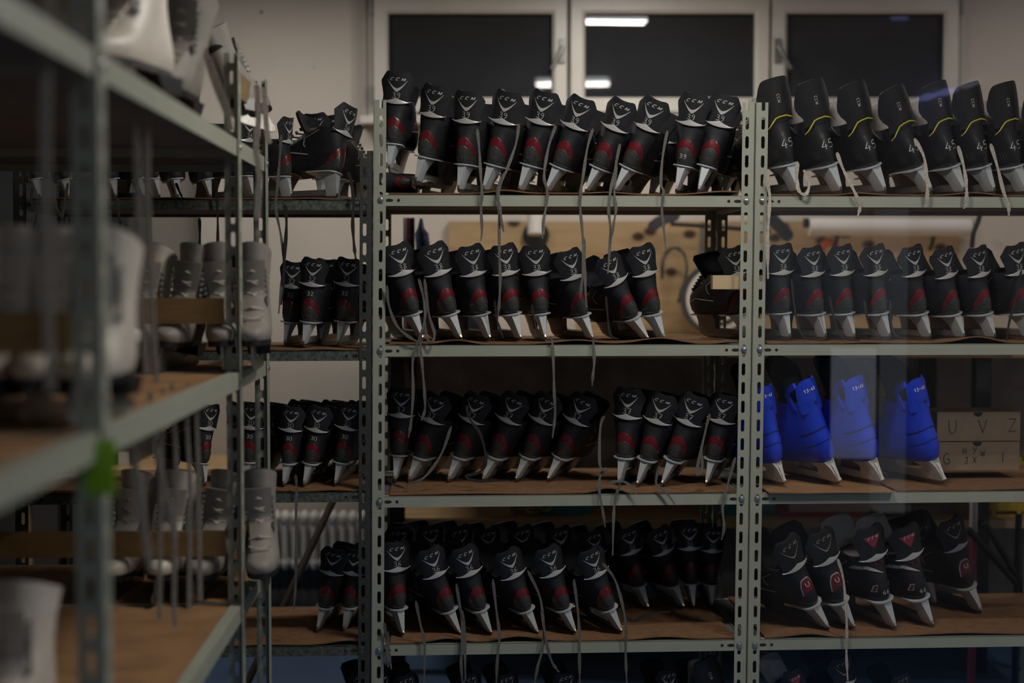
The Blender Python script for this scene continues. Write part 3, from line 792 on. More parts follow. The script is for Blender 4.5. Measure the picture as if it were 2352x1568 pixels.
# radiator: column radiator on the wall
rx0, rx1 = xl(560), xl(846); rz1, rz0 = zy(1166), zy(1296)
rad = empty('radiator', (rx0, YW - .08, rz0), 'white column radiator on the wall behind the dark grey rack', 'radiator')
nf = int((rx1 - rx0) / .038)
for i in range(nf):
    x = .038 * i + .019; mb = MB(); hgt = rz1 - rz0
    for yy in (-.03, .03):
        mb.tube([(x, yy, .02), (x, yy, hgt - .02)], .0105, 8)
    rg = lambda z, k: [(x + .0175 * k * math.cos(a), .048 * k * math.sin(a), z) for a in [2 * PI * j / 14 for j in range(14)]]
    mb.loft([rg(hgt - .05, .55), rg(hgt - .035, 1), rg(hgt - .012, 1), rg(hgt, .6)]); mb.loft([rg(0, .6), rg(.012, 1), rg(.035, 1), rg(.05, .55)])
    build('column', mb, 'radiator_white', rad, 50)
v = MB().tube([(.04, -.07, rz1 - rz0 - .03), (.04, -.10, rz1 - rz0 - .03)], [.012, .009], 10); build('air_valve', v, 'zinc', rad)
# workbench behind the racks
bz = zy(768, YW); by0 = 4.62
bx0, bx1 = xl(905, 5.0), X1 - .05
wb = empty('workbench', ((bx0 + bx1) / 2, 5.1, 0), 'long dark workbench against the back wall, seen between the skate shelves', 'workbench')
cx = (bx0 + bx1) / 2
build('worktop', MB().box(bx0 - cx, bx1 - cx, by0 - 5.1, YW - 5.1 - .02, bz - .035, bz), 'bench_wood', wb)
build('back_panel', MB().box(bx0 - cx, bx1 - cx, 5.30 - 5.1, 5.32 - 5.1, .05, bz - .035), 'dark_brown', wb)
sz = .507
build('lower_shelf', MB().box(bx0 - cx + .03, bx1 - cx - .03, by0 - 5.1 + .02, 5.3 - 5.1, sz - .025, sz), 'bench_wood', wb)
for x in (bx0 + .01, (bx0 + bx1) / 2 + .1, bx1 - .07):
    for y in (by0 + .02, 5.24): build('leg', MB().box(x - cx, x - cx + .05, y - 5.1, y - 5.05, 0, bz - .035), 'gasket', wb)
# ---------- skates on the racks ----------
T = .006      # mat thickness
def row(kind, lst, z, d, lab, grp, num, where=('guard',), **kw):
    out = []
    for i, e in enumerate(lst):
        bx, by, tx, ty = e[:4]; o = e[4] if len(e) > 4 else {}
        l = o.get('lab') or lab.format(o=ORD[i + kw.get('start', 0)])
        out.append(skate_at(o.get('kind', kind), bx, by, tx, ty, z + T + o.get('up', 0), o.get('d', d), l, o.get('grp', grp), o.get('num', num), o.get('where', where), o.get('yaw', kw.get('yaw')), o.get('skip', ())))
    return out
G39 = 'skates marked 39 on the top shelf'
r1 = row('vector', [(893, 392, 916, 166, {'up': .060, 'd': .10, 'yaw': -6}), (953, 424, 1006, 198, {'up': .024, 'd': .07}), (1052, 442, 1077, 210), (1108, 440, 1173, 213), (1190, 438, 1258, 213), (1251, 434, 1344, 228),
     (1342, 434, 1437, 234), (1408, 438, 1512, 232), (1551, 441, 1597, 217, {'where': ('guard', 'low')}), (1602, 441, 1668, 220, {'yaw': -14})], zl[0], .035,
     'black skate marked 39, {o} from the left on the top shelf of the middle rack', G39, '39')
for i, px in ((2, [(1096, 296), (1101, 345), (1104, 400), (1107, 445), (1105, 480), (1107, 530), (1104, 553)]),
              (3, [(1192, 285), (1185, 330), (1166, 385), (1145, 440), (1146, 500), (1147, 580), (1149, 640), (1147, 690), (1144, 727)]),
              (3, [(1160, 395), (1141, 440), (1149, 480), (1152, 510), (1157, 532)]),
              (4, [(1277, 288), (1262, 330), (1252, 380), (1250, 410), (1257, 440), (1255, 470), (1248, 510), (1246, 548)]),
              (5, [(1362, 295), (1349, 340), (1340, 400), (1334, 440), (1333, 480), (1338, 540), (1340, 600), (1336, 650), (1333, 685)]),
              (5, [(1341, 545), (1343, 600), (1344, 650), (1347, 706)]),
              (6, [(1424, 330), (1412, 390), (1402, 440), (1398, 480), (1402, 530), (1399, 590), (1396, 628)]),
              (6, [(1416, 375), (1411, 440), (1415, 480), (1408, 520), (1403, 556)]),
              (8, [(1533, 300), (1522, 360), (1518, 420), (1524, 440), (1520, 480), (1525, 530), (1530, 577)])):
    lace(r1[i][0], r1[i][1], px)
_s = sof(atd(992, 446, .10)); M_ = Matrix.Translation(rp(_s, .10, zl[0] + T + .036)) @ Matrix.Rotation(TH + math.radians(-6), 4, 'Z') @ Matrix.Rotation(-PI / 2, 4, 'Y') @ Matrix.Scale(.70, 4)
place('vector', M_, 'black skate lying on its side under the first two skates marked 39', 'skates behind the front row on the top middle shelf')
# pairs lying and standing behind the front row
rb = row('vector', [(968, 446, 1018, 262), (1056, 446, 1096, 264), (1144, 446, 1186, 266), (1230, 446, 1272, 268), (1316, 446, 1360, 270), (1402, 446, 1448, 270), (1490, 446, 1536, 268), (1576, 446, 1622, 266), (1660, 446, 1694, 266)], zl[0], .31, 'black skate, {o} from the left in the row behind the 39s', 'skates behind the front row on the top middle shelf', None, yaw=-20)
G45 = 'yellow-piped skates marked 45'
r45 = row('tall', [(1836, 444, 1765, 184), (1934, 443, 1846, 190), (2036, 444, 1940, 196), (2143, 443, 2026, 208), (2217, 443, 2127, 196), (2286, 443, 2204, 197), (2358, 444, 2288, 195), (2440, 444, 2362, 215)], zl[0], .045,
     'black yellow-piped skate marked 45, {o} from the left on the right rack top shelf', G45, '45', ('heel45',), yaw=17)
for i, px in ((1, [(1922, 350), (1935, 385), (1955, 425), (1967, 450), (1975, 475), (1970, 496)]), (3, [(2100, 318), (2122, 360), (2128, 410), (2130, 445), (2126, 476)]),
              (4, [(2200, 335), (2213, 380), (2219, 420), (2220, 450), (2214, 479)]), (5, [(2275, 330), (2290, 380), (2305, 440), (2316, 470), (2317, 498)]),
              (0, [(1760, 415), (1768, 450), (1766, 490), (1763, 560), (1764, 640)]), (0, [(1832, 372), (1830, 410), (1835, 438), (1850, 446), (1858, 425), (1846, 390)])):
    lace(r45[i][0], r45[i][1], px, 'lace_cream', .0105)
G38 = 'skates marked 38 on the second shelf'
r2 = row('vector', [(973, 782, 908, 560), (1062, 780, 988, 560), (1127, 772, 1076, 563), (1197, 776, 1152, 561), (1254, 778, 1226, 562, {'yaw': 4}), (1363, 778, 1298, 574), (1492, 778, 1380, 588), (1527, 777, 1465, 563),
     (1722, 776, 1676, 567, {'d': .10, 'lab': 'black skate marked 38 behind the two right posts of the middle rack'})], zl[1], .06,
     'black skate marked 38, {o} from the left on the middle rack second shelf', G38, '38')
for i, px in ((0, [(962, 640), (972, 680), (977, 720), (970, 760), (958, 790), (948, 830), (949, 900), (944, 970), (938, 1005)]), (0, [(967, 770), (966, 800), (970, 840), (975, 900), (976, 940), (968, 965)]),
              (0, [(975, 640), (985, 720), (998, 765), (992, 785), (980, 775), (977, 740)]), (0, [(888, 655), (893, 700), (910, 745), (935, 770), (958, 784)]),
              (4, [(1262, 775), (1268, 783), (1271, 830), (1273, 900), (1275, 950), (1269, 1005)]), (5, [(1362, 775), (1363, 788), (1365, 830), (1362, 860), (1360, 886)])):
    lace(r2[i][0], r2[i][1], px)
for i, px in ((3, [(1136, 690), (1141, 730), (1150, 760), (1156, 776)]), (4, [(1222, 700), (1228, 740), (1240, 770), (1264, 782)]), (6, [(1392, 680), (1396, 730), (1402, 768), (1420, 778)])): lace(r2[i][0], r2[i][1], px, 'lace_dark', .007, .03)
G38b = 'skates marked 38 on the right rack'
r2b = row('vector', [(1814, 776, 1790, 560), (1897, 776, 1856, 566), (1963, 774, 1925, 563), (2044, 776, 1998, 563), (2138, 772, 2082, 565), (2216, 774, 2153, 570), (2286, 774, 2231, 567), (2372, 772, 2318, 561)], zl[1], .075,
     'black skate marked 38, {o} from the left on the right rack second shelf', G38b, '38')
for i, px in ((1, [(1818, 640), (1824, 700), (1838, 762), (1860, 781)]), (2, [(1905, 680), (1918, 740), (1935, 775), (1975, 782)]), (3, [(1985, 690), (1994, 740), (2010, 770), (2045, 780)]), (4, [(2045, 690), (2046, 735), (2058, 770), (2090, 778)]), (7, [(2346, 620), (2332, 690), (2318, 740), (2312, 784)])):
    lace(r2b[i][0], r2b[i][1], px, 'lace_dark', .007, .03)
G37 = 'skates marked 37 on the third shelf'
r3 = row('vector', [(906, 1096, 925, 888, {'d': .20, 'yaw': -8}), (936, 1096, 1012, 902, {'d': .20}), (1027, 1094, 1104, 902, {'d': .20}), (1106, 1092, 1191, 902, {'d': .20}), (1182, 1092, 1266, 903, {'d': .20}), (1255, 1090, 1348, 905, {'d': .20}),
     (1420, 1107, 1445, 889, {'d': .10}), (1461, 1120, 1526, 902, {'d': .09}), (1517, 1114, 1600, 904, {'d': .09}), (1620, 1120, 1666, 903, {'d': .09})], zl[2], .1,
     'black skate marked 37, {o} from the left on the middle rack third shelf', G37, '37')
for i, px in ((6, [(1388, 955), (1379, 980), (1377, 1060), (1385, 1078), (1393, 1075), (1380, 1090), (1376, 1120), (1384, 1170), (1390, 1210)]), (6, [(1424, 1112), (1412, 1150), (1409, 1200), (1407, 1275)]), (6, [(1398, 1108), (1430, 1105), (1450, 1118), (1461, 1135)]),
              (8, [(1515, 1070), (1507, 1110), (1530, 1130), (1550, 1158)]), (9, [(1630, 950), (1620, 990), (1600, 1080), (1599, 1089), (1612, 1080), (1612, 1030)]), (9, [(1689, 1050), (1672, 1110), (1660, 1160), (1663, 1210), (1657, 1240)])):
    lace(r3[i][0], r3[i][1], px)
for i, px in ((2, [(1072, 930), (1078, 960), (1105, 1000), (1116, 1060), (1100, 1085), (1070, 1093), (1095, 1104), (1170, 1103)]), (1, [(1036, 980), (1015, 1040), (985, 1085), (960, 1105), (937, 1110), (935, 1122)]), (0, [(890, 1098), (905, 1112), (928, 1120)])):
    lace(r3[i][0], r3[i][1], px, 'lace_dark' if i != 1 else 'lace_grey', .0085, .03)
# blue rental skates
for i, (bx, by, tx, ty) in enumerate([(1800, 1116, 1750, 884), (1928, 1116, 1836, 868), (2025, 1116, 1951, 862), (2167, 1119, 2090, 866)]):
    skate_at('blue', bx, by, tx, ty, zl[2] + .007, .075, ['blue plastic rental skate half hidden behind the right rack post', 'blue plastic rental skate marked 13-48, nearest the post but one', 'blue plastic rental skate marked 13-48, third from the post', 'blue plastic rental skate marked 13-48 beside the lettered cardboard boxes'][i], 'blue rental skates', yaw=20)
for i, (bx, by, tx, ty) in enumerate([(1880, 1085, 1838, 885), (1985, 1085, 1950, 880)]):
    skate_at('blue', bx, by, tx, ty, zl[2] + .007, .34, ['blue rental skate standing behind the second blue skate', 'blue rental skate standing behind the third blue skate'][i], 'blue rental skates', yaw=20)
G36 = 'skates marked 36 on the fourth shelf'
r4 = row('vector', [(927, 1468, 909, 1240), (1060, 1458, 980, 1252), (1131, 1462, 1058, 1249), (1238, 1459, 1156, 1256), (1324, 1456, 1248, 1250), (1430, 1457, 1344, 1253)], zl[3], .055,
     'black skate marked 36, {o} from the left in the front row of the fourth shelf', G36, '36')
for i, px in ((0, [(955, 1380), (965, 1430), (975, 1480), (974, 1575)]), (1, [(1048, 1340), (1060, 1420), (1062, 1480), (1059, 1520), (1063, 1575)]), (1, [(1060, 1400), (1067, 1440), (1068, 1500), (1069, 1560)]), (2, [(1132, 1330), (1140, 1400), (1147, 1460), (1142, 1520), (1140, 1575)]),
              (3, [(1212, 1310), (1240, 1370), (1248, 1430), (1256, 1480), (1268, 1520), (1284, 1543)]), (3, [(1244, 1400), (1249, 1440), (1246, 1490), (1235, 1530), (1227, 1575)]), (4, [(1318, 1330), (1327, 1400), (1331, 1460), (1331, 1510), (1332, 1575)]),
              (5, [(1384, 1293), (1412, 1330), (1430, 1390), (1438, 1440), (1437, 1500), (1440, 1575)]), (0, [(883, 1430), (886, 1460), (890, 1500), (892, 1532)]), (0, [(890, 1450), (893, 1490), (899, 1536)])):
    lace(r4[i][0], r4[i][1], px)
r4b = row('vector', [(920, 1400, 915, 1208), (1010, 1400, 987, 1202), (1080, 1400, 1053, 1203), (1150, 1400, 1117, 1208), (1230, 1400, 1194, 1204), (1320, 1400, 1280, 1206), (1400, 1398, 1357, 1214), (1490, 1396, 1434, 1206), (1572, 1396, 1503, 1206), (1594, 1396, 1581, 1200, {'yaw': -3}), (1635, 1398, 1638, 1208, {'yaw': 0})], zl[3], .33,
     'black skate in shadow, {o} from the left in the back row of the fourth shelf', 'skates in the back row of the fourth shelf', '36')
lace(r4b[7][0], r4b[7][1], [(1420, 1395), (1450, 1425), (1490, 1410), (1540, 1404)], 'lace_dark', .009, .15)
r4c = [skate_at(k, bx, by, tx, ty, zl[3] + T, d, l, 'adult skates on the right rack fourth shelf', n, wh, yw) for k, bx, by, tx, ty, d, l, n, wh, yw in (
    ('gold', 1907, 1458, 1772, 1213, .055, 'black skate with a gold V and red heel mark, nearest the post', None, (), 22),
    ('gold', 1964, 1456, 1860, 1200, .06, 'black skate with a gold V and red heel mark, second from the post', None, (), 20),
    ('maroon', 2058, 1461, 1982, 1200, .05, 'black skate marked 46 with maroon triangle and pale liner, left of its twin', '46', ('low',), 16),
    ('maroon', 2144, 1454, 2062, 1196, .07, 'black skate with maroon triangle, right of the one marked 46', '46', ('low',), 16),
    ('gold', 2256, 1415, 2158, 1170, .22, 'black skate with a gold V standing further back, beside the red and white pole', None, (), 18),
    ('gold', 2150, 1395, 2105, 1195, .33, 'dark skate in the back row behind the two maroon-marked skates', None, (), 12))]
lace(r4c[1][0], r4c[1][1], [(1924, 1283), (1937, 1330), (1943, 1400), (1945, 1450), (1944, 1500), (1947, 1562)], 'lace_cream', .0085)
# the row standing on the floor
zf = 0.0
for i, (bx, tx) in enumerate([(945, 905), (1045, 985), (1130, 1060), (1260, 1195), (1340, 1277), (1440, 1390), (1620, 1590), (1690, 1665)]):
    P = atd(tx, 1525, .08); L = P.z - .006; b = P - U * ((bx - tx) / 860); 
    base = Vector((b.x, b.y, .0)); roll = -math.atan2((bx - tx) / 860, L)
    M = Matrix.Translation(base) @ Matrix.Rotation(TH + math.radians(12), 4, 'Z') @ Matrix.Rotation(roll, 4, 'Y') @ Matrix.Scale(min(1.12, L / .268), 4)
    place('vector', M, f'black skate on the floor, {ORD[i]} from the left under the middle rack', 'skates on the floor under the middle rack', '35', ())
for i, (bx, tx, k, y) in enumerate([(1900, 1800, 'tall', 1500), (2080, 1985, 'maroon', 1510), (2130, 2058, 'gold', 1490), (2260, 2190, 'gold', 1530)]):
    P = atd(tx, y, .08); L = P.z; b = P - U * ((bx - tx) / 860); roll = -math.atan2((bx - tx) / 860, L); base = Vector((b.x, b.y, 0))
    M = Matrix.Translation(base) @ Matrix.Rotation(TH + math.radians(14), 4, 'Z') @ Matrix.Rotation(roll, 4, 'Y') @ Matrix.Scale(min(1.15, L / .268), 4)
    place(k, M, ['black skate on the floor under the right rack, nearest the post', 'black skate with a maroon mark on the floor under the right rack', 'black skate with a gold V on the floor under the right rack', 'black skate on the floor at the right end under the right rack'][i], 'skates on the floor under the right rack')
# dark grey rack, left
CG = 'skates on the dark grey rack'
c1 = [skate_at('vector', *e, zc[0] + T, d, l, 'skates on the top shelf of the dark grey rack', n, wh, yw) for e, d, l, n, wh, yw in (
    ((770, 456, 826, 238), .12, 'black skate marked 34 leaning on the middle rack post, its pale holder turned sideways', '34', ('guard',), 52),
    ((668, 455, 662, 270), .10, 'black skate turned sideways with a silver side stripe, on the dark grey rack top shelf', '34', ('guard',), 62),
    ((735, 448, 722, 260), .30, 'black skate behind the two sideways skates on the dark grey rack', '34', ('guard',), -14),
    ((765, 446, 755, 264), .36, 'black skate furthest back between the sideways skates of the dark grey rack', None, (), -20),
    ((580, 455, 572, 266), .10, 'black skate marked 34 seen between the two far posts of the near rack', '34', ('guard',), 50))]
lace(c1[0][0], c1[0][1], [(800, 395), (806, 415), (812, 460), (810, 510), (813, 560), (817, 594)], 'lace_dark', .010)
lace(c1[1][0], c1[1][1], [(646, 310), (643, 360), (637, 430), (634, 480), (645, 540), (652, 600), (646, 660), (640, 720)], 'lace_grey', .008)
lace(c1[1][0], c1[1][1], [(654, 470), (658, 510), (655, 570), (651, 640), (646, 700)], 'lace_dark', .010)
c1b = row('vector', [(92, 445, 60, 290), (158, 445, 130, 300), (268, 445, 240, 290), (332, 448, 300, 285), (366, 448, 350, 285, {'yaw': 50}), (410, 446, 395, 285), (486, 446, 455, 290)], zc[0], .12, 'black skate low on the left, {o} from the left on the dark grey rack', 'skates on the left half of the dark grey rack top shelf', None, yaw=14)
for i, px in ((0, [(75, 430), (72, 465), (84, 490), (75, 530)]), (1, [(122, 450), (132, 480), (142, 500), (146, 530)]), (1, [(156, 420), (148, 470), (142, 510), (150, 535)]), (2, [(270, 455), (273, 490), (279, 530)]), (4, [(404, 420), (412, 440), (420, 456)]), (5, [(458, 500), (459, 540), (457, 586)]), (6, [(497, 440), (500, 500), (500, 570), (499, 620)])):
    lace(c1b[i][0], c1b[i][1], px, 'lace_grey' if i < 3 else 'lace_dark', .008)
c2 = row('vector', [(653, 804, 676, 600, {'d': .13}), (696, 812, 724, 592, {'d': .06}), (736, 801, 752, 594, {'d': .2}), (775, 800, 803, 592, {'d': .09})], zc[1], .1, 'black skate marked 32, {o} from the left beside the middle rack post', 'skates marked 32', '32', ('guard', 'mid'), yaw=-10)
c2b = row('vector', [(600, 797, 545, 600), (440, 797, 384, 606), (350, 797, 330, 606)], zc[1], .14, 'black skate on the dark grey rack second shelf, {o} behind the near rack posts', 'skates half hidden behind the near rack', '32', yaw=14)
c3 = row('vector', [(560, 1124, 582, 925, {'d': .08}), (650, 1124, 673, 932), (696, 1124, 738, 932), (768, 1124, 808, 926), (470, 1110, 492, 928, {'yaw': 45})], zc[2], .06, 'black skate marked 30, {o} on the dark grey rack third shelf', 'skates marked 30', '30', ('guard', 'mid'), yaw=-8)
c3b = row('vector', [(530, 1100, 549, 922), (590, 1100, 615, 924), (665, 1100, 690, 918), (738, 1100, 765, 919), (800, 1100, 824, 920)], zc[2], .26, 'black skate behind the 30s, {o} from the left in the back row', 'skates behind those marked 30', None, yaw=-10)
lace(c3[1][0], c3[1][1], [(679, 1090), (681, 1120), (680, 1180), (680, 1280), (679, 1340), (675, 1398)], 'lace_grey', .008)
c4 = row('vector', [(727, 1446, 772, 1256), (788, 1440, 818, 1258)], zc[3], .12, 'dark black skate on the bottom felt beside the diagonal broom handle, {o} from the left', 'skates on the dark grey rack fourth shelf', None, yaw=-12)

# ---------- near rack on the left ----------
LA = math.atan(.0386)
ML = Matrix.Translation((-.593, 3.12, 0)) @ Matrix.Rotation(LA, 4, 'Z')
lr = empty('shelving_rack', ML, 'out of focus sage rack in the left foreground full of white figure skates', 'shelving rack', 'shelving racks')
LZ = [1.3 + .301, 1.3 - .204, 1.3 - .716]
ya, yb_, yn = 3.56 - 3.12, 0.0, 1.88 - 3.12
LW = 1.0
def lpost(x, y, gx, gy, zt, m='sage_paint'):
    mb = MB(); w = .035
    flange(mb, w, zt, w * .5, 'd', gy, y, x if gx < 0 else x, .002)
    flange(mb, w, zt, w * .5, 's', gx, x, y, .002)
    return build('post', mb, m, lr, 30)
for y, gy in ((ya, -1), (yb_, -1), (yn, 1), (yn - 1.25, 1)):
    lpost(0, y, -1, gy, LZ[0] + .19); lpost(-LW, y, 1, gy, LZ[0] + .19)
for z in LZ:
    for y0, y1 in ((yn - 1.25, yn), (yn, yb_), (yb_, ya)):
        for x, g in ((-.0045, -1), (-LW + .0025, 1)):
            mb = MB().box(x, x + .002, y0 + .004, y1 - .004, z - .036, z).box(min(x, x + g * .022), max(x, x + g * .022), y0 + .004, y1 - .004, z - .002, z)
            build('beam', mb, 'sage_paint', lr)
        build('shelf_board', MB().box(-LW + .01, -.010, y0 + .006, y1 - .006, z - .006, z - .003).box(-LW + .01, -.010, y0 + .006, y1 - .006, z - .018, z - .0061, 1), ['fibreboard', 'board_dark'], lr)
    for y in (yn - 1.25, yn, yb_ - .004, ya - .004): build('end_beam', MB().box(-LW + .02, -.02, y + .001, y + .003, z - .036, z), 'sage_paint', lr)
    for y in (yn, yb_, ya):
        mb = MB(); rg = lambda r, xx: [(xx, y - .02 * (1 if y == ya else (1 if y == yb_ else -1)) + r * math.cos(a), z - .018 + r * math.sin(a)) for a in [2 * PI * k / 10 for k in range(10)]]
        mb.loft([rg(.007, .0), rg(.007, .004), rg(.004, .006)]); build('bolt', mb, 'zinc', lr)
for z in LZ:
    for y in (yb_, yn):
        if not (y == yb_ and z == LZ[0]): build('rail', MB().box(-LW + .03, -.037, y - .014, y - .002, z + .106, z + .162), 'rail_wood', lr)
    build('rail', MB().box(-.020, -.006, yb_ + .036, ya - .036, z + .098, z + .155), 'rail_wood', lr)
lm = lambda x, y, z: ML @ Vector((x, y, z))
def fig(kind, x, y, z, yaw, label, grp, k=1.0, roll=0):
    """x, y in the near rack's own axes, yaw 180: toe towards the camera"""
    M = ML @ Matrix.Translation((x, y, z + .001)) @ Matrix.Rotation(math.radians(yaw), 4, 'Z') @ Matrix.Rotation(math.radians(roll), 4, 'Y') @ Matrix.Scale(k, 4)
    return place('fig' + kind, M, label, grp)
GF = 'figure skates on the near rack'
xs = lambda px, Y: (atY(px, 640, Y).x + .593 + .0386 * (Y - 3.12))
far2 = [fig('grey' if px > 400 else 'white', xs(px, 3.26), .205, LZ[1], 180 + a, l, GF, 1.0, a) for px, a, l in ((345, -6, 'white-toed figure skate left of two others behind the middle shelf rail'), (432, -8, 'grey figure skate standing behind the wooden rail, left of the far post'), (520, 5, 'grey figure skate right behind the slotted far post, middle level'), (592, 3, 'grey figure skate between the two far posts, middle level'))]
far3 = [fig('grey' if px > 480 else 'white', xs(px, 3.26), .205, LZ[2], 180 + a, l, GF, 1.0, a) for px, a, l in ((300, -6, 'figure skate in shadow on the low shelf, furthest left behind the low rail'), (400, -4, 'figure skate in shadow on the low shelf, left of the laced grey one'), (497, -8, 'laced grey figure skate on the low shelf, beside the far post'), (604, 4, 'crumpled grey figure skate between the far posts, above the yellow wooden rail'))]
near2 = [fig('white', xs(px, 2.12), 2.17 - 3.12, LZ[1], 180 + a, l, GF, .98) for px, a, l in ((20, -8, 'blurred white figure skate at the left edge of the picture, middle level'), (95, -10, 'blurred white figure skate in the foreground, second from the left edge'), (165, -4, 'blurred white figure skate just left of the near post'), (272, -6, 'white figure skate just right of the near post'))]
near3 = [fig('white', xs(px, 2.12), 2.17 - 3.12, LZ[2], 180 + a, l, GF, .98) for px, a, l in ((10, -8, 'blurred white figure skate at the bottom left corner'), (75, -10, 'blurred white figure skate on the low shelf, right of the corner one'))]
top1 = fig('white', -.055, 2.66 - 3.12, LZ[0], 180 - 22, 'large white figure skate on top of the near rack, heel to the right', GF, 1.12, 6)
top2 = fig('grey', -.075, 2.93 - 3.12, LZ[0], 180 - 8, 'pale figure skate with dark lacing on top of the near rack, behind the large one', GF, 1.0, -8)
top3 = fig('grey', -.012, .13, LZ[0] + .05, -12, 'small grey boot with a triangle patch on top of the near rack', GF, .92, -24)
pt = MB(); S3 = sidesurf(FB, -1)
stroke_on(pt, [(.30, .205), (.55, .205), (.42, .245), (.30, .205)], .006, lambda t, z, o=0: S3(t, z, o), .001)
link('triangle_patch', pt.mesh('triangle_patch', 'handle_grey'), top3[0])
top4 = fig('white', -.33, 2.2 - 3.12, LZ[0], 180, 'dim white figure skate on top of the near rack at the upper left', GF, 1.05)
# leather flap over the rail at the end of the near rack
def lhang(root, M, px, Y, w=.010, m='lace_cream'):
    pts = smooth([atY(x, y, Y) for x, y in px], 5)
    return wchild('lace', MB().ribbon(pts, w, (0, -1, 0), .002), m, root, M)
for (rt, px, Y, w) in ((top4, [(112, -20), (108, 100), (104, 300), (106, 520), (110, 700), (116, 900)], 1.74, .011), (top1, [(300, 150), (312, 300), (318, 480), (322, 620), (330, 760), (338, 860)], 2.35, .011), (top1, [(330, 190), (338, 300), (338, 450), (346, 640), (352, 760), (360, 880)], 2.42, .010),
              (top2, [(468, 110), (492, 190), (520, 260), (532, 300)], 2.86, .011), (top2, [(480, 130), (505, 200), (530, 270)], 2.84, .009), (near2[3], [(285, 930), (300, 1010), (318, 1120), (335, 1240), (345, 1300)], 2.28, .012), (near2[3], [(345, 900), (350, 980), (372, 1100), (392, 1180), (400, 1240)], 2.4, .010),
              (far2[1], [(395, 880), (400, 960), (405, 1080), (402, 1200), (400, 1380), (402, 1440)], 2.62, .008), (far2[1], [(432, 880), (430, 980), (436, 1100), (436, 1240), (434, 1400)], 2.75, .008), (far2[2], [(455, 890), (452, 960), (456, 1100), (458, 1250), (460, 1380)], 2.85, .009), (far2[0], [(375, 890), (372, 1000), (368, 1200), (366, 1420)], 2.55, .008),
              (top3, [(590, 195), (594, 270), (588, 340), (596, 410), (590, 500)], 3.02, .012), (top3, [(606, 200), (612, 290), (618, 330)], 3.1, .012)):
    lhang(rt[0], rt[1], px, Y, w, 'lace_cream' if Y > 2.2 else 'lace_cream')
t = tag(build('price_tag', MB().box(-.002, .002, -.02, .02, -.036, .036), 'green_tape', None, loc=None), 'bright green tape tag stuck on the near rack post', 'tape'); t.location = atY(237, 1070, 1.875) - Vector((0, .012, 0)); t.rotation_euler = (0, 0, PI / 2)
t.name = 'tape_tag'
# ---------- things on the shelves and behind them ----------
def box_with_letters(x0, x1, y0, y1, d, texts, label, holes=True):
    a, b = atd(x0, y1, d), atd(x1, y0, d); w = sof(b) - sof(a); h = b.z - a.z
    root = empty('cardboard_box', Matrix.Translation(rp(sof(a), d, a.z)) @ Matrix.Rotation(TH, 4, 'Z'), label, 'box', 'lettered cardboard boxes')
    build('carton', MB().box(0, w, 0, .15, 0, h), 'cardboard', root)
    hm = MB(); c = w * .49; hm.loft([[(c + .013 * math.cos(t), -.0006, h - .0005 + .012 * math.sin(t)) for t in [PI + PI * k / 10 for k in range(11)]]], True, False)
    build('finger_hole', hm, 'slot_dark', root)
    lt = MB()
    surf = lambda u, z, off: (u, -off, z)
    for ch, u, z, hh in texts:
        for st in strokes(ch, hh): stroke_on(lt, [(p + u * w, q + z * h) for p, q in st], .0022, surf, .0008)
    build('lettering', lt, 'pen', root); return root
d_ = .20
box_with_letters(2150, 2342, 1014, 1080, d_, [('G', .12, .42, .032), ('H', .34, .68, .018), ('Y', .46, .70, .018), ('W', .55, .60, .016), ('J', .36, .34, .018), ('X', .46, .38, .018), ('I', .80, .48, .028)], 'low cardboard box lettered G, H, Y, W, J, X and I, under the other')
box_with_letters(2152, 2344, 946, 1013, d_, [('U', .18, .50, .040), ('V', .54, .52, .038), ('Z', .90, .54, .036)], 'cardboard box lettered U, V, Z stacked on the other')
# end of a wooden batten resting across between the racks
a = atd(1637, 664, .03); b = atd(1752, 632, .03)
o = build('wooden_batten', MB().box(sof(a), sof(b), .030, .058, a.z, b.z), 'cardboard_tan'); o.matrix_world = Matrix.Translation(P0) @ Matrix.Rotation(TH, 4, 'Z'); tag(o, 'short wooden batten end sticking out left behind the right posts', 'batten')
# plywood on the back wall
yp = YW - .03
o = build('plywood_panel', MB().box(xl(1030, yp), xl(2203, yp), yp, yp + .02, bz + .004, zy(508, yp)), 'plywood'); tag(o, 'large knotty plywood tool panel on the wall behind the skates', 'panel')
# ring target
cx_, cz_ = xl(1650, 5.45), bz; R_ = 86 / F * 5.45
tg_ = empty('dartboard', (cx_, 5.45, cz_ + R_), 'round black and white ringed target leaning on the plywood', 'dartboard')
rs = [1, .86, .72, .60, .48, .36, .25, .12]
for i, r in enumerate(rs):
    mb = MB(); y0 = -.0012 * i
    n = 56; o_ = [(R_ * r * math.cos(2 * PI * k / n), R_ * r * math.sin(2 * PI * k / n)) for k in range(n)]
    mb.loft([[(x, y0 + (.02 if i == 0 else .0), z) for x, z in o_], [(x, y0 - .0008, z) for x, z in o_]])
    build('ring', mb, 'grey_plastic' if i % 2 == 0 else 'white_plastic', tg_, 40)
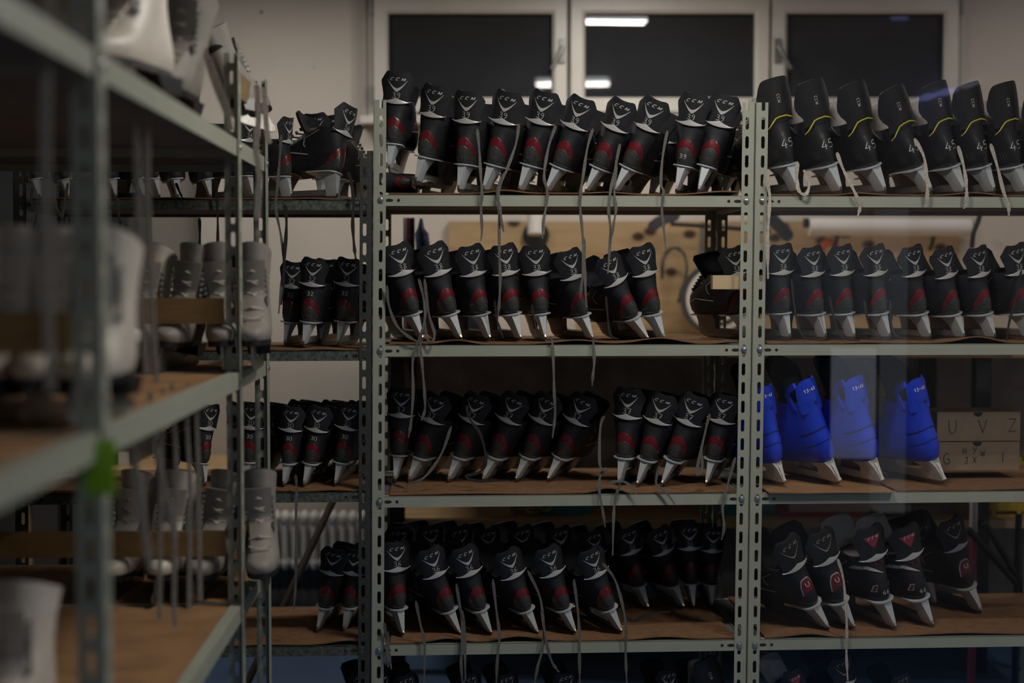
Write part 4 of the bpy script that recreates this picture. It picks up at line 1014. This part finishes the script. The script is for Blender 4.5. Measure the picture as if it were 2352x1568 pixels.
# bar with two flat paddles hung on the plywood
yq = 5.40
A = lambda x, y, Y=yq: atY(x, y, Y)
pb = empty('paddle_bar', A(1650, 520), 'black bar with a flat paddle at each end, hung on the plywood', 'bar')
Mb = Matrix.Translation(A(1650, 520))
wchild('bar', MB().tube([A(1540, 514), A(1620, 519), A(1770, 531)], .008, 8), 'black_metal', pb, Mb)
def paddle(pts, w):
    return MB().ribbon(smooth([A(*p) for p in pts], 4), [w * .5] + [w] * (len(pts) * 4 - 6) + [w * .8, w * .45, w * .2][:3], (0, -1, .2), .012)
wchild('paddle', paddle([(1560, 492), (1525, 503), (1505, 515), (1493, 526)], .040), 'black_metal', pb, Mb)
wchild('paddle', paddle([(1762, 490), (1780, 510), (1800, 530), (1816, 550)], .046), 'black_metal', pb, Mb)
# hanging cord loop
yc = 5.56
cl_ = MB()
for k in range(7):
    j = random.Random(k); q = lambda v: v + j.uniform(-4, 4)
    cl_.tube(smooth([A(1520 + q(0), 640, yc), A(1522 + q(0), 600 + q(0), yc - .01 * (k % 3)), A(1536 + q(0), 575 + q(0), yc), A(1556 + q(0), 571 + q(0), yc), A(1573 + q(0), 590 + q(0), yc), A(1577 + q(0), 630 + q(0), yc), A(1566 + q(0), 665, yc), A(1558 + q(0), 695, yc)], 5), .0018, 6)
tag(build('cord_coil', cl_, 'twine'), 'looped bundle of dark cord hanging on the plywood beside the target', 'cord')
st = MB().tube([A(1614, 510, 5.58), A(1609, 596, 5.58)], .009, 8); tag(build('tool_strap', st, 'handle_grey'), 'thin grey strap hanging on the plywood above the target', 'strap')
# white pipe in a black bracket
wp = empty('wall_pipe', A(1230, 520, 5.5), 'short white pipe end in a black ring on the plywood', 'pipe')
Mw = Matrix.Translation(A(1230, 520, 5.5))
wchild('tube', MB().tube([A(1230, 470, 5.46), A(1230, 538, 5.44)], .031, 18), 'white_plastic', wp, Mw)
wchild('bracket', MB().tube([A(1231, 540, 5.62), A(1231, 540, 5.60)], .052, 24), 'black_metal', wp, Mw)
# white paper roll
pr = empty('paper_roll', A(2035, 522, 5.45), 'long white paper roll fixed high across the plywood', 'roll')
Mp = Matrix.Translation(A(2035, 522, 5.45))
wchild('roll', MB().tube([A(1858, 521, 5.45), A(2228, 523, 5.45)], .034, 20), 'paper', pr, Mp)
wchild('end_cap', MB().tube([A(1846, 512, 5.45), A(1857, 512, 5.45)], .018, 14), 'black_metal', pr, Mp)
wchild('holder_arm', MB().tube([A(2229, 523, 5.45), A(2240, 515, 5.6)], .010, 10), 'handle_grey', pr, Mp)
# hooks with a clamp ring
def hook(px, py, label, orange):
    r = empty('tool_hook', A(px, py, 5.5), label, 'hook', 'tools hooked on the plywood'); Mh = Matrix.Translation(A(px, py, 5.5))
    wchild('hook', MB().tube([A(px + 12, py - 42, 5.5), A(px + 4, py - 10, 5.44), A(px - 2, py + 8, 5.46)], .008, 8), 'black_metal', r, Mh)
    ring = [A(px - 8 + 12 * math.cos(t), py - 28 + 14 * math.sin(t), 5.46) for t in [PI * k / 12 * 2 for k in range(13)]]
    wchild('ring', MB().tube(ring, .0035, 8, cap=False), 'zinc', r, Mh)
    if orange: wchild('grip', MB().tube(smooth([A(px - 34, py + 24, 5.5), A(px - 26, py + 2, 5.5), A(px - 10, py - 4, 5.5), A(px + 6, py + 8, 5.5)], 4), .014, 10), 'orange_plastic', r, Mh)
    return r
hook(1918, 560, 'black hook with a metal ring and orange grip on the plywood', True)
hook(2138, 565, 'plain black hook with a metal ring on the plywood', False)
o = build('cable', MB().tube(smooth([A(2252, 488, 4.9), A(2246, 510, 4.9), A(2236, 535, 4.9), A(2232, 570, 4.9)], 5), .0085, 8), 'black_metal'); tag(o, 'thick black cable hanging in front of the white wall at the right', 'cable')
# things at the left behind the second shelf: cloths
for k, (x0, x1, c, l) in enumerate(((926, 934, 'white_plastic', 'narrow white batten standing by the rack back post'), (934, 942, 'pole_red', 'narrow red strip standing beside the white batten'), (942, 952, 'navy_cloth', 'narrow navy strip standing beside the red one'))):
    p = MB(); p.loft([[(A(x + dx, y, 4.62).x, 4.62 + dy, A(x, y, 4.62).z) for x, dx, dy in ((x0, 0, 0), (x1, 0, 0), (x1, 0, .012), (x0, 0, .012))] for y in (770, 640, 500)]); tag(build('narrow_strip', p, c), l, 'strip')
nv = MB(); prof = [(952, 560, 985), (950, 535, 982), (956, 522, 972), (962, 500, 968)]
nv.loft([[((A(a, y, 4.6).x + A(b, y, 4.6).x) / 2 + (A(b, y, 4.6).x - A(a, y, 4.6).x) / 2 * math.cos(t), 4.66 + .03 * math.sin(t), A(a, y, 4.6).z) for t in [2 * PI * k / 14 for k in range(14)]] for a, y, b in [(958, 770, 1000), (955, 620, 992)] + prof])
tag(build('folded_cloth', nv, 'navy_cloth'), 'navy patterned cloth hanging behind the first skates marked 38', 'cloth')
# white board in the shade on the bench, and a patterned bag
o = build('white_board', MB().box(xl(1120, 5.3), xl(1322, 5.3), 5.3, 5.315, bz, zy(690, 5.3)), 'white_plastic'); tag(o, 'plain white board standing on the workbench behind the 38s', 'board')
bg = MB(); bg.loft([[(xl(1085, 5.0) + w * math.cos(t), 5.0 + .03 * math.sin(t), z) for t in [2 * PI * k / 12 for k in range(12)]] for z, w in ((bz, .075), (bz + .05, .08), (bz + .10, .06), (bz + .115, .03))])
tag(build('patterned_bag', bg, 'navy_cloth'), 'small navy and white bag on the workbench behind the second skate', 'bag')
# shelf of odds and ends below the bench
ys = 4.72
B = lambda x0, x1, y0, y1, Y, dep, m, name, label, cat, grp=None: tag(build(name, MB().box(xl(x0, Y), xl(x1, Y), Y, Y + dep, sz, zy(y0, Y)), m), label, cat, grp)
tn = empty('cardboard_carton', (xl(1134, ys), ys, sz), 'torn tan cardboard carton under the workbench, above the 36 skates', 'carton')
build('carton', MB().box(-.055, .055, 0, .12, 0, .17), 'cardboard_tan', tn); build('flap', MB().loft([[(-.055, 0, .17), (.055, 0, .17), (.055, .004, .17), (-.055, .004, .17)], [(-.05, -.05, .19), (.05, -.05, .2), (.05, -.046, .2), (-.05, -.046, .19)]]), 'cardboard_tan', tn)
tb = MB(); tb.loft([[(xl(1300, ys) + w * math.cos(t) * (1 + .06 * math.sin(5 * t)), ys + .07 + .07 * math.sin(t), sz + z) for t in [2 * PI * k / 24 for k in range(24)]] for z, w in ((0, .09), (.04, .10), (.09, .095), (.13, .07), (.15, .03))])
tag(build('teal_bag', tb, 'teal_cloth'), 'teal cloth bag under the workbench behind the last 36 skate', 'bag')
tt = MB().box(xl(1655, ys), xl(1790, ys), ys + .02, ys + .16, sz, sz + .16); tag(build('teal_box', tt, 'teal_cloth'), 'teal box behind the right posts of the middle rack', 'box')
rbx = empty('storage_box', (xl(1895, ys), ys, sz), 'red plastic storage box with a clear lid under the workbench', 'box', 'storage boxes under the workbench'); w = (xl(2000, ys) - xl(1795, ys)) / 2
zt_ = zy(1172, ys) - sz
build('tub', MB().loft([[(-w * .9, 0, 0), (w * .9, 0, 0), (w * .9, .2, 0), (-w * .9, .2, 0)], [(-w, -.01, zt_), (w, -.01, zt_), (w, .21, zt_), (-w, .21, zt_)]]), 'red_plastic', rbx)
build('lid', MB().box(-w * .78, w * 1.02, -.016, .215, zt_ - .002, zt_ + .03), 'clear_lid', rbx)
gbx = empty('storage_box', (xl(2050, ys), ys, sz), 'dark grey storage box with a pale lid beside the red one', 'box', 'storage boxes under the workbench'); w = .068
build('tub', MB().box(-w, w, .005, .2, 0, zt_ - .002), 'grey_plastic', gbx); build('lid', MB().box(-w * 1.05, w * 1.05, -.004, .21, zt_ - .002, zt_ + .02), 'lid_grey', gbx)
B(2105, 2205, 1165, 1190, ys + .05, .1, 'cardboard', 'brown_carton', 'brown carton between the grey box and the yellow crate', 'carton')
yr = empty('yellow_crate', (xl(2290, ys), ys, sz), 'yellow plastic crate under the workbench at the right edge', 'crate')
cw, chh = .105, .20
build('bottom', MB().box(-cw, cw, 0, .2, 0, .006), 'yellow_plastic', yr)
for k in range(3): build('slat', MB().box(-cw, cw, -.004, .004, .02 + .065 * k, .055 + .065 * k), 'yellow_plastic', yr)
for s in (-1, 1):
    build('side_panel', MB().box(s * cw - .005, s * cw + .005, 0, .2, 0, chh), 'yellow_plastic', yr)
for k in range(3): build('upright', MB().box(-cw + .012 + .085 * k, -cw + .026 + .085 * k, -.006, .006, 0, chh), 'yellow_plastic', yr)
nt_ = MB(); rr = random.Random(3)
for k in range(26):
    c = Vector((xl(1215, 4.75) + rr.uniform(-.07, .07), 4.76 + rr.uniform(-.05, .03), sz + rr.uniform(.012, .20)))
    nt_.tube([c + Vector((.02 * math.cos(t), .012 * math.sin(t + k), .016 * math.sin(t))) for t in [2 * PI * j / 12 for j in range(13)]], .006, 6)
tag(build('green_rope', nt_, 'net_green'), 'pale green tangled rope under the workbench, glimpsed between the 37 skates', 'rope')
# pole and stand at the right
pl = empty('striped_pole', (xl(2244, 4.5), 4.5, 0), 'red and white striped pole standing behind the right rack', 'pole')
for k in range(5): build('band', MB().tube([(0, 0, .1 + .165 * k - .1), (0, 0, .1 + .165 * (k + 1) - .1)], .0125, 14), 'pole_red' if k % 2 == 0 else 'white_plastic', pl)
sn = empty('folding_stand', (xl(2305, 4.46), 4.46, 0), 'black folding stand with crossed legs behind the right rack', 'stand'); Ms = Matrix.Translation((xl(2305, 4.46), 4.46, 0))
for p, q in (((2224, 1215), (2345, 1350)), ((2262, 1200), (2340, 1330)), ((2340, 1180), (2336, 1350))):
    a, b = A(*p, 4.46), A(*q, 4.46); b2 = a + (b - a) * 1.5; k = a.z / max(.01, (a.z - b.z)); wchild('leg', MB().tube([a, a + (b - a) * k], .011, 8), 'black_metal', sn, Ms)
# broom handle leaning behind the dark grey rack
b0 = A(765, 1150, 4.5); b1 = A(647, 1400, 4.3); k = b0.z / (b0.z - b1.z)
br = MB().tube([b0 + (b0 - b1) * .4, b0 + (b1 - b0) * (k - .02)], .0115, 10); tag(build('broom_handle', br, 'stick_brown'), 'dark wooden handle leaning diagonally behind the dark grey rack', 'handle')
# bench at the far left with a dark case and a note
tbz = zy(1076, 5.2)
tb_ = empty('side_table', (xl(300, 5.3), 5.3, 0), 'pale wooden table against the wall at the far left', 'table')
build('tabletop', MB().box(xl(20, 5.2) - xl(300, 5.3), xl(560, 5.2) - xl(300, 5.3), -.18, .34, tbz - .03, tbz), 'bench_wood', tb_)
for x in (xl(60, 5.2), xl(530, 5.2)):
    for y in (-.15, .30): build('leg', MB().box(x - xl(300, 5.3) - .02, x - xl(300, 5.3) + .02, y - .02, y + .02, 0, tbz - .03), 'bench_wood', tb_)
cs = empty('dark_cabinet', (xl(150, 5.4), 5.4, tbz), 'tall black cabinet standing on the pale table at the far left', 'cabinet')
w = xl(298, 5.3) - xl(150, 5.4)
build('body', MB().box(xl(-140, 5.4) - xl(150, 5.4), w, -.10, .22, 0, 1.10), 'grey_plastic', cs)
build('door', MB().box(.02, w - .006, -.108, -.10, .03, 1.07), 'gasket', cs)
o = build('paper_note', MB().box(xl(266, 5.29), xl(294, 5.29), 5.285, 5.290, zy(1068, 5.29), zy(1037, 5.29)), 'paper'); tag(o, 'small white paper note stuck on the black cabinet', 'note')
# ---------- lamps ----------
def fixture(x, y, length, ang, label, power, tubes=2, col=(1, .93, .84), z=ZC, drop=.03):
    M = Matrix.Translation((x, y, z - drop)) @ Matrix.Rotation(math.radians(ang), 4, 'Z')
    r = empty('ceiling_lamp', M, label, 'lamp', 'ceiling lamps')
    build('housing', MB().box(-length / 2, length / 2, -.07, .07, .002, drop), 'lamp_body', r)
    for k in range(tubes):
        yy = (-.035, .035)[k] if tubes == 2 else 0
        build('tube', MB().tube([(-length / 2 + .02, yy, -.015), (length / 2 - .02, yy, -.015)], .013, 10), 'tube_light', r)
        L = D.lights.new('lamp_light', 'AREA'); L.shape = 'RECTANGLE'; L.size = length - .04; L.size_y = .022; L.energy = power / tubes; L.color = col
        o = D.objects.new('lamp_light', L); C.objects.link(o); o.parent = r; o.location = (0, yy, -.030)
    return r
fixture(.357, 2.90, .46, 5, 'twin tube ceiling lamp over the aisle in front of the racks', 13.5)
fixture(.416, 4.93, .40, -4, 'twin tube ceiling lamp over the workbench', 9)
fixture(1.63, 2.20, .46, 90, 'added twin tube lamp out of view over the right aisle', 17)  # unseen extra lamp, added to even the light down the rack fronts
fixture(-.98, 4.72, .46, 0, 'added twin tube lamp brightening the back wall at the left', 8.5)  # extra lamp added to brighten the left wall and radiator
fixture(2.25, 4.86, .46, 0, 'added twin tube lamp brightening the back wall at the right', 2.2)  # added to lighten the right wall and the paper roll
fixture(.8, -1.5, .9, 0, 'added cool fill lamp on the ceiling behind the camera', 15, 2, (.62, .78, 1))  # fill light added behind the camera to lift the dark shelf gaps
for x, m, l in ((1.73, 'led_blue', 'blue led module on the ceiling'), (1.83, 'led_white', 'white led module on the ceiling')):
    o = build('led_module', MB().box(x - .036, x + .036, 4.9, 4.92, ZC - (.045 if m == 'led_blue' else .02), ZC), m); tag(o, l, 'lamp')
w = D.worlds.new('world'); bpy.context.scene.world = w; w.use_nodes = True
w.node_tree.nodes['Background'].inputs[0].default_value = (.55, .65, 1, 1); w.node_tree.nodes['Background'].inputs[1].default_value = .02
# ---------- camera ----------
cam = D.cameras.new('camera'); co = D.objects.new('camera', cam); C.objects.link(co)
co.location = CAM; co.rotation_euler = (PI / 2 - PITCH, 0, 0)
cam.lens = 50; cam.sensor_width = 36; cam.clip_start = .05
cam.dof.use_dof = True; cam.dof.focus_distance = 3.80; cam.dof.aperture_fstop = 1.4
sc = bpy.context.scene; sc.camera = co
sc.view_settings.view_transform = 'Standard'; sc.view_settings.look = 'None'; sc.view_settings.gamma = 1; sc.view_settings.use_curve_mapping = False
sc.view_settings.exposure = 0.0
sc.cycles.max_bounces = 6; sc.cycles.use_denoising = True
# ---------- the glass the photograph was taken through (right-hand pane) with leds and added panels for it to mirror ----------
def pane_mat():
    m = D.materials.new('clear_pane'); m.use_nodes = True; nt = m.node_tree; nt.nodes.remove(nt.nodes['Principled BSDF'])
    tr = nt.nodes.new('ShaderNodeBsdfTransparent'); gl = nt.nodes.new('ShaderNodeBsdfGlossy'); gl.inputs['Roughness'].default_value = .0
    fr = nt.nodes.new('ShaderNodeFresnel'); fr.inputs['IOR'].default_value = 1.5; mx = nt.nodes.new('ShaderNodeMixShader')
    nt.links.new(fr.outputs[0], mx.inputs[0]); nt.links.new(tr.outputs[0], mx.inputs[1]); nt.links.new(gl.outputs[0], mx.inputs[2])
    nt.links.new(mx.outputs[0], nt.nodes['Material Output'].inputs[0]); MATS['clear_pane'] = m
pane_mat()
YP = 1.0
structure('window_5', MB().box(atY(1752, 640, YP).x, 1.6, YP, YP + .006, .02, ZC), 'clear_pane')
ym = 2 * YP + 3.05          # depth at which the wall behind the camera is mirrored
def mir(px, py, Y=ym): p = atY(px, py, Y); return p.x, p.z
mat('pale_glow', (.5, .5, .6), .4, emit=((.78, .84, 1.0), .62))
mat('dim_glow', (.5, .5, .6), .4, emit=((.75, .78, .75), .22))
(xa, za), (xb, zb) = mir(1912, 1055), mir(2018, 800)
ds = empty('glow_panel', ((xa + xb) / 2, YF, za), 'added pale screen on the wall behind the photographer, mirrored in the glass', 'glow')  # glowing panel added so the pane picks up a pale veil
w = (xb - xa) / 2
build('casing', MB().box(-w - .02, w + .02, 0, .12, -.02, zb - za + .02), 'grey_plastic', ds)
build('glow', MB().box(-w, w, .12, .125, 0, zb - za), 'pale_glow', ds)
(xa, za), (xb, zb) = mir(2022, 1180), mir(2090, 480)
o = build('glow_strip', MB().box(xa, xb, YF + .01, YF + .14, za, zb), 'dim_glow'); tag(o, 'added tall dim strip beside the screen, mirrored in the glass', 'light')  # glowing strip added to make the upright bright band in the pane
(xa, za), (xb, zb) = mir(1765, 800), mir(2018, 470)
o = build('white_board', MB().box(xa, xb, YF, YF + .015, za, zb), 'paper'); tag(o, 'added pale board on the wall behind the photographer, mirrored in the glass', 'board')  # board added as a reflector, giving the pane a soft veil
for (px, py, m, l) in ((2145, 216, 'led_blue', 'blue led on the wall behind the photographer'), (2190, 204, 'led_blue', 'second blue led on the wall behind the photographer'), (2244, 186, 'pale_glow', 'pale led on the wall behind the photographer')):
    x, z = mir(px, py); o = build('led_module', MB().box(x - .022, x + .022, YF, YF + .14, z - .005, z + .005), m); tag(o, l, 'lamp')
